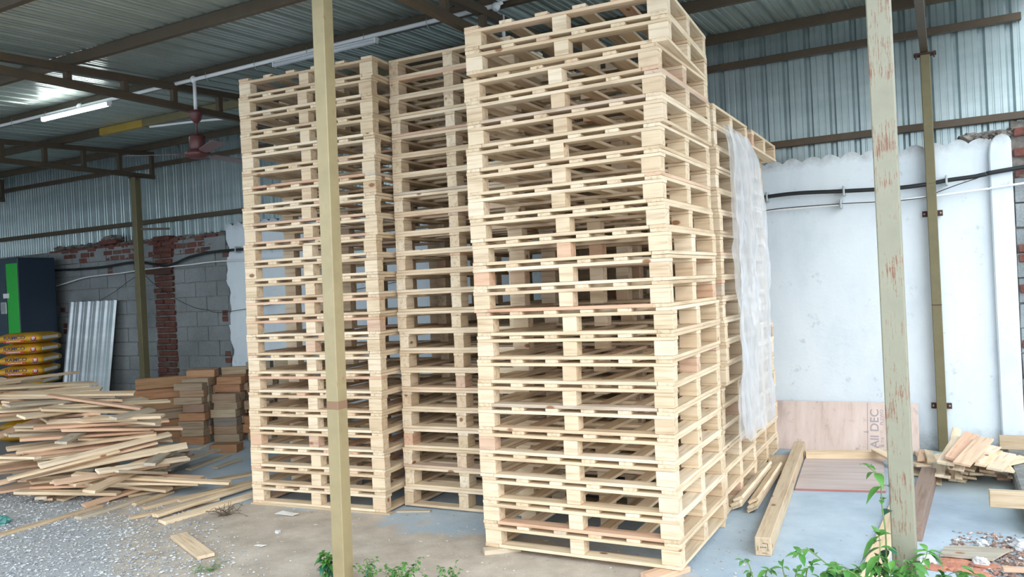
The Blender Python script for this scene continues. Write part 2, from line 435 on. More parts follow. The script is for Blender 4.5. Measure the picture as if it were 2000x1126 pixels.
def lump(bm, c, s, seed, sub=3):
    r = bmesh.ops.create_icosphere(bm, subdivisions=sub, radius=1.0)
    for v in r['verts']:
        d = 1 + 0.55 * noise.noise(v.co * 1.8 + Vector((seed, seed * 2, 0))) + 0.2 * noise.noise(v.co * 5 + Vector((seed, 0, 3)))
        v.co = Vector((v.co.x * s[0] * d + c[0], v.co.y * s[1] * d + c[1], v.co.z * s[2] * d + c[2]))
for i in range(60):
    x = -13.3 + i * 0.103
    zt = top_z(x)
    lump(rub, (x, WY + 0.085, zt - 0.01), (0.07, 0.05, 0.022 + 0.02 * rnd.random()), i)
for x, z in ((-9.8, 2.60), (-9.68, 2.58), (-9.9, 2.57), (-11.3, 2.42), (-11.37, 2.33)):
    lump(rub, (x, WY + 0.08, z), (0.11, 0.07, 0.05), x * 3)
for i in range(24): lump(rub, (-8.6 + rnd.uniform(-0.2, 0.24), WY + 0.06, 0.1 + i * 0.1), (0.12, 0.04, 0.045), i * 1.7)
box(rub, (-10.3, WY + 0.085, 2.37), (6.0, 0.09, 0.20), None, 0, 0)
obj('rough_mortar', rub, M_RUBBLE, bw)

# whitewashed wall with its scalloped upper edge
def scallop(x, per=0.166, amp=0.042, base=2.575):
    k = (x / per) % 1.0
    return base + amp * abs(math.sin(PI * k)) ** 0.8 + 0.006 * math.sin(x * 23)
def prism_xz(bm, pts, y0, y1, mi=0):
    a = [bm.verts.new((x, y0, z)) for x, z in pts]; b = [bm.verts.new((x, y1, z)) for x, z in pts]
    n = len(pts)
    bm.faces.new(a).material_index = mi; bm.faces.new(b[::-1]).material_index = mi
    for i in range(n): bm.faces.new((a[i], b[i], b[(i + 1) % n], a[(i + 1) % n])).material_index = mi
bm = NB()
top = []
x = -7.27
while x < 1.66:
    top.append((x, scallop(x))); x += 0.0166
left = [(-7.27 + 0.03 * math.sin(z * 9) + 0.02 * math.sin(z * 23), z) for z in [0.66 + 0.06 * i for i in range(32)]]
pts = [(1.66, 0.0), (1.66, 2.60)] + top[::-1] + left[::-1] + [(-6.9, 0.66), (-6.9, 0.0)]
prism_xz(bm, pts, WY, WY + 0.12)
bmesh.ops.recalc_face_normals(bm, faces=bm.faces[:])
tag(obj('wall_back_white', bm, M_PLASTER), kind='structure')
bm = NB()
pts = [(1.635, 0), (1.80, 0), (1.80, 2.62)] + [(1.715 + 0.085 * math.cos(a), 2.56 + 0.09 * math.sin(a)) for a in [R(t) for t in range(30, 181, 15)]] + [(1.635, 2.45)]
prism_xz(bm, [(1.635, 0), (1.795, 0), (1.795, 2.57), (1.77, 2.61), (1.72, 2.625), (1.675, 2.60), (1.645, 2.55), (1.635, 2.47)], WY - 0.055, WY + 0.1)
bmesh.ops.recalc_face_normals(bm, faces=bm.faces[:])
bmesh.ops.bevel(bm, geom=bm.edges[:], offset=0.008, segments=2, affect='EDGES')
tag(obj('trim_1', bm, M_PLASTER), kind='structure')
# rough wall right of the pilaster
bm = masonry('r', 1.80, 4.3, (0, 11, 0.0), 0.42, 0.205, M_BLOCK, jit=0.006)
br = tag(obj('wall_back_rough', bm, M_BLOCK), kind='structure')
bm = NB()
for r in range(5):
    x = 1.81 + 0.1 * (r % 2)
    while x < 4.2:
        if not (r == 1 and x < 2.1): box(bm, (x + 0.1, WY + 0.05 + rnd.uniform(-.02, .02), 2.29 + r * 0.085), (0.195, 0.13, 0.066), rz(rnd.uniform(-.05, .05)), 0.008, 0, 0.006, rnd)
        x += 0.215
for z in (0.9, 1.35, 1.6, 1.68): box(bm, (1.88, WY + 0.04, z), (0.14, 0.12, 0.066), None, 0.008, 0, 0.006, rnd)
obj('brick_courses', bm, M_BRICK, br)
bm = NB(); box(bm, (3.05, WY + 0.08, 1.36), (2.5, 0.1, 2.72))
for i in range(46): lump(bm, (1.83 + rnd.uniform(0, 0.9), WY + 0.03, rnd.uniform(0.1, 2.6)), (0.09, 0.035, 0.05), i * 2.1)
for i in range(8): lump(bm, (1.50 + i * 0.11, WY + 0.06, 2.63 + 0.02 * math.sin(i * 3)), (0.075, 0.06, 0.04), i * 4.3)
obj('rough_mortar', bm, M_RUBBLE, br)

# ------------------------------------------------------------------ steel frame
def place_words(i, words): return words[i]
pur = [(-1.07, 'front'), (0.03, 'second'), (1.10, 'third'), (2.25, 'fourth'), (3.45, 'back')]
plab = ['brown steel roof purlin nearest the front edge of the roof', 'brown steel roof purlin crossing above the left post, top left of the view',
        'brown steel roof purlin carrying the white conduit and tube lights', 'ochre and brown roof purlin behind the ceiling fan', 'brown steel roof purlin where roof meets back cladding']
for i, (y, w) in enumerate(pur):
    bm = NB(); z = RZ(y) - 0.045
    bar(bm, (-13.5, y, z), (2.0, y, z), 0.05, 0.085, 0.003)
    o = obj('roof_purlin', bm, M_BROWN); tag(o, plab[i], 'roof beam', 'purlins under the roof')
bm = NB(); z = RZ(2.25) - 0.045
bar(bm, (-7.8, 2.25, z), (-7.0, 2.25, z), 0.054, 0.089, 0.003)
pz = [o for o in COL.objects if o.name.startswith('roof_purlin')][3]
obj('ochre_length', bm, M_OLIVE, pz)['label'] = 'stretch painted bright ochre'
bm = NB(); bar(bm, (-6.995, 2.25, z), (-3.2, 2.25, z), 0.054, 0.089, 0.003); obj('olive_length', bm, M_DKOLIVE, pz)['label'] = 'stretch painted dull olive'
for z, x1, lab in ((3.60, 1.92, 'upper brown rail across the metal cladding, ending at upper right'), (2.785, 4.0, 'lower brown rail across the metal cladding just above the white wall')):
    bm = NB(); bar(bm, (-13.5, WY + 0.155, z), (x1, WY + 0.155, z), 0.05, 0.062, 0.003)
    tag(obj('cladding_rail', bm, M_BROWN), lab, 'wall rail', 'rails on the cladding')
def truss(x, y0, y1, verts, zb, zt, lab):
    t = empty('roof_truss', (x, y1, zb), 0, lab, 'roof truss', 'roof trusses')
    def rel(a): return Vector(a) - Vector((x, y1, zb))
    bm = NB(); bar(bm, rel((x, y0, zt(y0))), rel((x, y1, zt(y1))), 0.06, 0.06, 0.003); obj('top_chord', bm, M_BROWN, t)
    bm = NB(); bar(bm, rel((x, y0, zb)), rel((x, y1, zb)), 0.06, 0.06, 0.003); obj('bottom_chord', bm, M_BROWN, t)
    for y in verts:
        bm = NB(); bar(bm, rel((x, y, zb + 0.03)), rel((x, y, zt(y) - 0.03)), 0.05, 0.05, 0.002); obj('web_post', bm, M_BROWN, t)
    return t
ZT = lambda y: RZ(y) - 0.122
truss(-12.3, -0.75, 3.60, [-0.6, 0.0, 0.55, 1.1, 1.65, 2.2, 2.75, 3.57], 3.40, ZT, 'brown steel roof truss at the far left edge over the machine')
truss(-8.60, -0.75, 3.60, [-0.6, -0.05, 0.46, 0.97, 1.49, 2.02, 2.54, 3.06, 3.57], 3.38, ZT, 'brown steel roof truss resting on the olive column in front of grey blocks')
truss(-4.95, -0.75, 3.60, [-0.6, -0.02, 0.50, 1.01, 1.54, 2.06, 2.6, 3.1, 3.57], 3.40, ZT, 'brown steel roof truss passing over the ceiling fan pipe')
truss(-1.60, -0.75, 3.60, [-0.6, -0.05, 0.47, 0.98, 1.5, 2.02, 2.55, 3.05, 3.57], 3.40, ZT, 'brown steel roof truss above the stacks, on the ochre front post')
truss(1.20, -0.75, 3.60, [-0.6, -0.05, 0.47, 0.98, 1.5, 2.02, 2.55, 3.05, 3.57], 3.40, ZT, 'brown steel roof truss between the sage front post and right wall column')
def post(name, x, y, w, h, mat, lab, lean=0.0, cap=True, base=False):
    e = empty(name, (x, y, 0), 0, lab, 'post')
    e.rotation_euler = (0, lean, 0)
    bm = NB(); box(bm, (0, 0, h / 2), (w, w, h), None, 0.004); obj('shaft', bm, mat, e)
    if cap:
        bm = NB(); box(bm, (0, 0, h + 0.006), (0.17, 0.12, 0.012), None, 0.001); obj('cap_plate', bm, M_RUST, e)
        for s in (-1, 1):
            bm = NB(); tube(bm, [(s * 0.068, -0.03, h - 0.035), (s * 0.068, -0.03, h + 0.02)], 0.007, 6); obj('bolt', bm, M_RUST, e)
    return e
pl = post('front_post', -1.655, -0.75, 0.080, 3.35, M_POSTL, 'ochre painted square steel post in front of the left pallet stack', R(0.9))
bm = NB(); box(bm, (0, 0, 0.98), (0.0815, 0.0815, 0.05), None, 0.004); obj('weld_scar', bm, plain('scorched_weld', (0.25, 0.15, 0.09), 0.7), pl)
pr_ = post('front_post', 1.105, -0.75, 0.084, 3.35, M_POSTR, 'sage green steel post with rust streaks above the leafy bush')
c1 = post('wall_column', 1.205, 3.585, 0.075, 3.355, M_DKOLIVE, 'slim olive steel column bolted to the white wall')
for z in (2.015, 0.38):
    bm = NB(); box(bm, (0, 0.032, z), (0.155, 0.008, 0.05), None, 0.001); p = obj('bracket', bm, M_RUST, c1)
    for s in (-1, 1):
        bm = NB(); bmesh.ops.create_icosphere(bm, subdivisions=2, radius=0.009)
        for v in bm.verts: v.co += Vector((s * 0.06, 0.026, z))
        obj('bolt', bm, M_BOLT, p)
bm = NB(); box(bm, (0, 0, 1.24), (0.0765, 0.0765, 0.008)); obj('paint_scratch', bm, M_RUST, c1)
c2 = post('wall_column', -8.57, 3.27, 0.095, 3.335, M_DKOLIVE, 'dark olive steel column standing before the grey block wall')
for z in (2.62,):
    bm = NB(); bar(bm, (0.02, 0.0, z), (0.28, 0.30, z), 0.03, 0.03); obj('bracket', bm, M_BROWN, c2)
bm = NB(); bar(bm, (0.05, 0.05, 2.02), (0.22, 0.33, 2.02), 0.02, 0.07); obj('bracket', bm, M_RUST, c2)

# ------------------------------------------------------------------ conduit, lights, fan
yC = 1.06
def zc(y): return RZ(y) - 0.105
e = empty('conduit', (-4.68, yC - 0.03, 3.60), 0, 'long white conduit pipe running along the purlin under the roof', 'pipe')
def rel(p, o): return tuple(Vector(p) - Vector(o.location))
bm = NB(); tube(bm, [rel((-13.3, yC - 0.045, 3.605), e), (0 + 0, -0.015, 0.0), rel((-1.5, yC - 0.045, 3.61), e)], 0.017, 10); obj('pipe', bm, M_WHITE, e)
for x in (-4.68, -6.35, -1.5):
    bm = NB(); bmesh.ops.create_icosphere(bm, subdivisions=2, radius=0.035)
    for v in bm.verts: v.co = Vector((v.co.x + x + 4.68, v.co.y * 0.8 - 0.02, v.co.z))
    obj('junction_box', bm, M_WHITE, e, smooth=True)
bm = NB(); tube(bm, smooth_path([(3.18, -0.015, 0.0), (3.22, -0.0, 0.03), (3.5, 0.02, 0.06), (6.5, 0.05, 0.06)], 4), 0.016, 8); obj('pipe', bm, M_WHITE, e)
for i in range(16):
    x = -10.5 + i * 0.6 - (-4.68)
    bm = NB(); tube(bm, [(x, -0.035, 0.035), (x + 0.004, -0.042, -0.01), (x + 0.02, -0.03, -0.05), (x + 0.03, 0.0, -0.06)], 0.0025, 5); obj('wire_tie', bm, M_CLIP, e)
bm = NB(); tube(bm, smooth_path([(-1.575, 1.25, 3.62), (-1.575, 1.25, 3.2)], 2), 0.014, 8)
tag(obj('drop_pipe', bm, M_WHITE), 'short white vertical pipe hanging behind the tallest stack', 'pipe')
bm = NB(); tube(bm, smooth_path([(-6.9, 2.25, 3.661), (-6.2, 2.45, 3.67), (-5.62, 2.70, 3.675), (-5.46, 2.75, 3.66), (-5.43, 2.76, 3.60), (-5.43, 2.76, 3.3)], 5), 0.014, 8)
tag(obj('elbow_pipe', bm, M_WHITE), 'thin pale elbow conduit near the roof behind the fan', 'pipe')
M_TUBE_ON = bpy.data.materials.new('lit_tube'); M_TUBE_ON.use_nodes = True
bs = M_TUBE_ON.node_tree.nodes['Principled BSDF']; bs.inputs['Base Color'].default_value = (1, 1, 1, 1)
bs.inputs['Emission Color'].default_value = (0.93, 1.0, 1.0, 1); bs.inputs['Emission Strength'].default_value = 14.0
M_TUBE_OFF = plain('unlit_diffuser', (0.70, 0.74, 0.80), 0.3)
def tube_light(x0, x1, lit, lab):
    xm = (x0 + x1) / 2; L = x1 - x0
    e = empty('tube_light', (xm, yC - 0.09, 3.55), 0, lab, 'light')
    bm = NB(); box(bm, (0, 0.012, 0.008), (L, 0.030, 0.026), None, 0.003); obj('housing', bm, M_WHITE, e)
    bm = NB(); tube(bm, [(-L / 2 + 0.015, -0.008, -0.012), (L / 2 - 0.015, -0.008, -0.012)], 0.019, 12); obj('diffuser', bm, M_TUBE_ON if lit else M_TUBE_OFF, e)
    for s in (-1, 1):
        bm = NB(); box(bm, (s * (L / 2 - 0.006), -0.006, -0.008), (0.014, 0.045, 0.045), None, 0.003); obj('end_cap', bm, M_WHITE, e)
    for s in (-0.28, 0.28):
        bm = NB(); tube(bm, [(s, 0.03, 0.02), (s, 0.045, 0.06)], 0.003, 5); obj('hanger_wire', bm, M_CLIP, e)
    return e
tube_light(-6.90, -5.82, True, 'lit white tube light glowing under the roof at left')
tube_light(-3.64, -2.55, False, 'unlit white tube light under the roof above the left stack')
f = empty('ceiling_fan', (-4.68, 1.02, 3.57), 0, 'maroon ceiling fan hanging from a white pipe left of the stacks', 'fan')
bm = NB(); tube(bm, [(0, 0, 0.0), (0, 0, -0.245)], 0.016, 10); obj('drop_pipe', bm, M_WHITE, f)['label'] = 'white drop pipe'
bm = NB(); lathe(bm, [(0.050, -0.255), (0.062, -0.262), (0.060, -0.29), (0.045, -0.335), (0.022, -0.365), (0.012, -0.37)]); obj('canopy', bm, M_FAN, f)
bm = NB(); tube(bm, [(0, 0, -0.22), (0, 0, -0.50)], 0.010, 8); obj('downrod', bm, M_FAN, f)
bm = NB(); lathe(bm, [(0.015, -0.475), (0.066, -0.485), (0.072, -0.50), (0.072, -0.60), (0.060, -0.625)]); lathe(bm, [(0.05, -0.622), (0.105, -0.630), (0.115, -0.652), (0.110, -0.668), (0.075, -0.684), (0.070, -0.690)]); obj('motor_housing', bm, M_FAN, f)
for k in range(3):
    a = R(215 + 120 * k)
    bm = NB()
    ca, sa = math.cos(a), math.sin(a)
    def P(rr, ww, zz): return Vector((ca * rr - sa * ww, sa * rr + ca * ww, zz))
    rows = []
    for rr, w0 in ((0.15, 0.028), (0.20, 0.045), (0.40, 0.055), (0.60, 0.060), (0.635, 0.050)):
        rows.append([bm.verts.new(P(rr, -w0, -0.637)), bm.verts.new(P(rr, w0, -0.656)), bm.verts.new(P(rr, w0, -0.660)), bm.verts.new(P(rr, -w0, -0.641))])
    for r0, r1 in zip(rows, rows[1:]):
        for i in range(4): bm.faces.new((r0[i], r0[(i + 1) % 4], r1[(i + 1) % 4], r1[i]))
    bm.faces.new(rows[0]); bm.faces.new(rows[-1][::-1])
    bmesh.ops.recalc_face_normals(bm, faces=bm.faces[:])
    bl = obj('blade', bm, M_BLADE, f)
    bm = NB(); bar(bm, P(0.09, 0, -0.645), P(0.19, 0, -0.647), 0.03, 0.005); obj('blade_iron', bm, M_FAN, bl)

# ------------------------------------------------------------------ wall cables
CY = WY - 0.03
def cable(name, pts, r, mat, lab, y=CY):
    bm = NB(); tube(bm, smooth_path([(x, y, z) for x, z in pts], 6), r, 8)
    return tag(obj(name, bm, mat), lab, 'cable')
k1 = cable('cable', [(-12.1, 2.03), (-11.6, 2.06), (-11.2, 2.17), (-10.4, 2.16), (-9.8, 2.16), (-9.2, 2.19), (-8.85, 2.17), (-8.44, 2.10), (-8.2, 2.13), (-7.8, 2.21), (-7.03, 2.24), (-5.0, 2.18), (-3, 2.28), (-0.9, 2.24), (-0.2, 2.28), (0.13, 2.29), (0.52, 2.27), (0.9, 2.255), (1.13, 2.26), (1.33, 2.28), (1.52, 2.29), (1.6, 2.30), (1.88, 2.33), (4, 2.5)], 0.018, M_BLACK, 'thick black cable strung along the whole back wall', WY - 0.085)
k2 = cable('cable', [(-12.1, 1.90), (-11.37, 1.89), (-10.8, 1.95), (-10.19, 2.03), (-9.4, 2.05), (-8.77, 2.08), (-8.0, 2.09), (-7.04, 2.10), (-4.5, 2.0), (-1.5, 2.12), (-0.2, 2.15), (0.39, 2.155), (0.81, 2.145), (1.24, 2.16), (1.6, 2.18), (1.86, 2.20), (4, 2.35)], 0.0095, M_WHITE, 'thin white cable running below the black cable on back wall', WY - 0.08)
k3 = cable('cable', [(-0.23, 2.11), (-0.19, 2.15), (0.0, 2.165), (0.5, 2.16), (0.94, 2.145), (1.17, 2.155), (1.26, 2.19), (1.40, 2.235), (1.55, 2.275)], 0.0035, M_BLACK, 'thin dark wire looping beside the white cable on white wall', WY - 0.095)
k4 = cable('cable', [(-10.8, 1.50), (-10.3, 1.55), (-9.97, 1.64), (-9.5, 1.8), (-9.2, 1.93), (-8.9, 2.0), (-8.68, 1.87), (-8.26, 1.65), (-7.9, 1.51), (-7.6, 1.455), (-7.07, 1.43), (-4.3, 1.7)], 0.004, M_BLACK, 'thin sagging black wire across the grey block wall', WY - 0.09)
for (x, z), lab in zip(((-0.14, 2.28), (0.52, 2.27), (1.32, 2.28), (0.49, 2.16), (-7.0, 2.24)), ('grey cable clip on white wall beside the plastic film', 'grey cable clip on white wall left of the sage post, upper one', 'grey cable clip on white wall right of the slim column', 'grey clip holding the thin white cable left of the sage post', 'grey cable clip at the left end of the white wall')):
    bm = NB(); box(bm, (x, WY - 0.062, z), (0.018, 0.10, 0.085), None, 0.004)
    tag(obj('cable_clip', bm, M_CLIP), lab, 'clip', 'cable clips on the back wall')
# ------------------------------------------------------------------ pallets
rnd = random.Random(11)
PH = 0.139
def board_mesh(name, L, w, t, bev=0.0015, seed=0):
    bm = NB(); r = random.Random(seed)
    box(bm, (0, 0, 0), (L, w, t), None, bev, 0, 0.0007, r)
    return to_mesh(bm, name, W_PAL)
BM = {
    'side': [board_mesh('bottom_board', 1.0, 0.090, 0.0185, seed=i) for i in range(2)],
    'cross': [board_mesh('bottom_board', 1.018, 0.090, 0.0185, seed=5 + i) for i in range(2)],
    'stringer': [board_mesh('stringer_board', 1.2, 0.082, 0.0185, seed=9 + i) for i in range(2)],
    'deck': [board_mesh('deck_board', 1.0, 0.078, 0.0185, seed=12 + i) for i in range(3)],
    'deckend': [board_mesh('deck_board', 1.0, 0.092, 0.0185, seed=16 + i) for i in range(2)],
    'corner': [board_mesh('block', 0.106, 0.076, 0.0805, 0.002, seed=20 + i) for i in range(3)],
    'middle': [board_mesh('block', 0.084, 0.076, 0.0805, 0.002, seed=30 + i) for i in range(3)],
}
def pallet(x, y, z, yaw, label, group, sz=1.0, clean=True):
    """x, y: centre of the pallet; deck boards run along local Y"""
    e = empty('pallet', (x, y, z), yaw, label, 'pallet', group)
    e.scale = (1, 1, sz)
    def part(kind, name, loc, rot=0.0):
        link(name, rnd.choice(BM[kind]), e, (loc[0] + rnd.uniform(-.002, .002), loc[1], loc[2]), (0, 0, rot))
    q = PI / 2
    for s in (-1, 1):
        part('side', 'bottom_board', (s * 0.555, 0, 0.0095), q + rnd.choice((0, PI)))
        part('cross', 'bottom_board', (0, s * 0.454, 0.0095), rnd.choice((0, PI)))
    for i, bx in enumerate((-0.546, 0, 0.546)):
        for j, by in enumerate((-0.461, 0.0, 0.461)):
            part('middle' if i == 1 else 'corner', 'block', (bx + (rnd.uniform(-.006, .006) if i == 1 else 0), by, 0.0193 + 0.0404), rnd.choice((0, PI)))
    for by in (-0.457, 0.0, 0.457):
        part('stringer', 'stringer_board', (0, by, 0.1005 + 0.0095), rnd.choice((0, PI)))
    for k, bx in enumerate((-0.554, -0.333, -0.111, 0.111, 0.333, 0.554)):
        part('deckend' if k in (0, 5) else 'deck', 'deck_board', (bx + (rnd.uniform(-.008, .008) if 0 < k < 5 else 0), 0, 0.1197 + 0.0095), q + rnd.choice((0, PI)))
    return e
ORD = ['bottom', 'second', 'third', 'fourth', 'fifth', 'sixth', 'seventh', 'eighth', 'ninth', 'tenth', 'eleventh', 'twelfth', 'thirteenth', 'fourteenth', 'fifteenth', 'sixteenth', 'seventeenth', 'eighteenth', 'nineteenth', 'twentieth', 'twenty-first', 'twenty-second', 'twenty-third']
def stack(n, fl, yaw, z0, pitch, where, group, offs=None, jx=0.006, jr=0.4, turned=False, twist=None):
    """fl: the front left corner on the ground; yaw: direction of the front face"""
    w, d = (1.0, 1.2) if turned else (1.2, 1.0)
    for i in range(n):
        dx, dy, dr = offs(i) if offs else (0, 0, 0)
        a = yaw + R(rnd.uniform(-jr, jr)) + R(dr)
        ux, uy = math.cos(yaw), math.sin(yaw)
        cx = fl[0] + ux * w / 2 - uy * d / 2 + dx + rnd.uniform(-jx, jx)
        cy = fl[1] + uy * w / 2 + ux * d / 2 + dy + rnd.uniform(-jx, jx)
        o = ('top' if i == n - 1 else ORD[i] + (' from the ground' if i else ''))
        lab = 'pale pine pallet, %s one in the %s' % (o, where) if i in (0, n - 1) else 'pale pine pallet, %s in the %s' % (o, where)
        pallet(cx, cy, z0 + i * pitch, a + (PI / 2 if turned else 0), lab, group, pitch / PH * 0.9975)
C_OFF = {1: -0.001, 2: -0.002, 3: -0.004, 4: -0.011, 5: -0.011, 6: -0.005, 7: -0.001, 8: 0.0, 9: 0.01, 10: 0.013, 11: -0.002, 12: 0.004, 13: 0.01, 14: 0.0, 15: -0.007, 16: -0.008, 17: -0.001, 18: 0.017, 19: 0.013, 20: 0.005}
def c_off(i):
    if i >= 20: return (0.036, -0.035, 3.4)
    return (C_OFF[i + 1], 0, 0)
stack(22, (-1.20, 0.0), 0, 0.030, 0.1393, 'tall front stack', 'front pallet stack', c_off, 0.002, 0.25)
stack(23, (-3.467, 0.33), R(4.9), 0.014, 0.1408, 'left stack behind the ochre post', 'left pallet stack', lambda i: (0.0022 * i, 0.001 * i, 0))
stack(23, (-2.262, 0.655), R(1.8), 0.012, 0.1412, 'narrow middle stack', 'middle pallet stack', lambda i: (0.0018 * i, 0, 0), 0.006, 0.4, True)
def d1(i): return (0.045 if i >= 6 else 0.0, 0, 0)
stack(19, (-1.235, 1.115), 0, 0.012, 0.1412, 'stack hung with plastic film', 'pallet stack behind the front stack', d1)
def d2(i): return (0.10 if i == 18 else (-0.03 if i > 7 else 0.0), 0, 0)
stack(19, (-1.285, 2.262), 0, 0.012, 0.1412, 'rearmost stack by the white wall', 'rear pallet stack', d2)
stack(10, (-2.56, 2.12), R(1), 0.012, 0.1412, 'low stack behind the middle stack', 'low hidden pallet stack', None, 0.008, 0.6)
def slab(name, x, y, z, yaw, L, w, t, mat, lab, cat='board', group=None, pitch=0.0, roll=0.0, bev=0.002):
    bm = NB(); box(bm, (0, 0, t / 2), (L, w, t), None, bev, 0, 0.0012, rnd)
    o = obj(name, bm, mat, None, (x, y, z), (roll, -pitch, yaw))
    return tag(o, lab, cat, group)
for x, y, yaw, L, w, t, lab in ((-1.10, 0.02, 40, 0.22, 0.07, 0.028, 'wood scrap propping the left foot of the front stack'), (-0.09, 0.0, 62, 0.26, 0.11, 0.028, 'wood scrap propping the near right foot of the front stack'),
                           (-0.1, 0.93, 10, 0.2, 0.09, 0.028, 'wood scrap under the far right foot of the front stack'), (-1.1, 0.93, 0, 0.2, 0.09, 0.028, 'wood scrap under the back left foot of the front stack')):
    slab('wood_scrap', x, y, 0, R(yaw), L, w, t, W_OLD if yaw == 40 else W_PAL, lab, 'wood scrap', 'props under the front stack')
for x, y, L, yaw, lab in ((-2.86, 0.40, 1.25, 4.9, 'thin lath under the front edge of the left pallet stack'), (-2.95, 1.27, 1.25, 4.9, 'thin lath under the back edge of the left pallet stack')):
    slab('lath', x, y, 0, R(yaw), L, 0.05, 0.0135, W_TAN, lab, 'lath')
slab('wood_scrap', -2.12, 0.56, 0, R(20), 0.25, 0.05, 0.011, W_OLD, 'small thin wood scrap between left and middle stacks', 'wood scrap')
# the other stacks sit on thin battens as well
for x, y, L, lw in ((-1.75, 0.72, 1.0, 'front of the narrow middle stack'), (-1.75, 1.75, 1.0, 'back of the narrow middle stack'), (-0.62, 1.2, 1.15, 'front of the film draped stack'), (-0.62, 2.05, 1.15, 'back of the film draped stack'),
                     (-0.66, 2.35, 1.15, 'front of the rearmost stack'), (-0.66, 3.15, 1.15, 'back of the rearmost stack'), (-1.96, 2.22, 1.1, 'front of the low hidden stack'), (-1.96, 3.02, 1.1, 'back of the low hidden stack')):
    slab('lath', x, y, 0, R(1), L, 0.05, 0.0115, W_OLD, 'thin weathered lath under the ' + lw, 'lath', 'laths under the rear stacks')

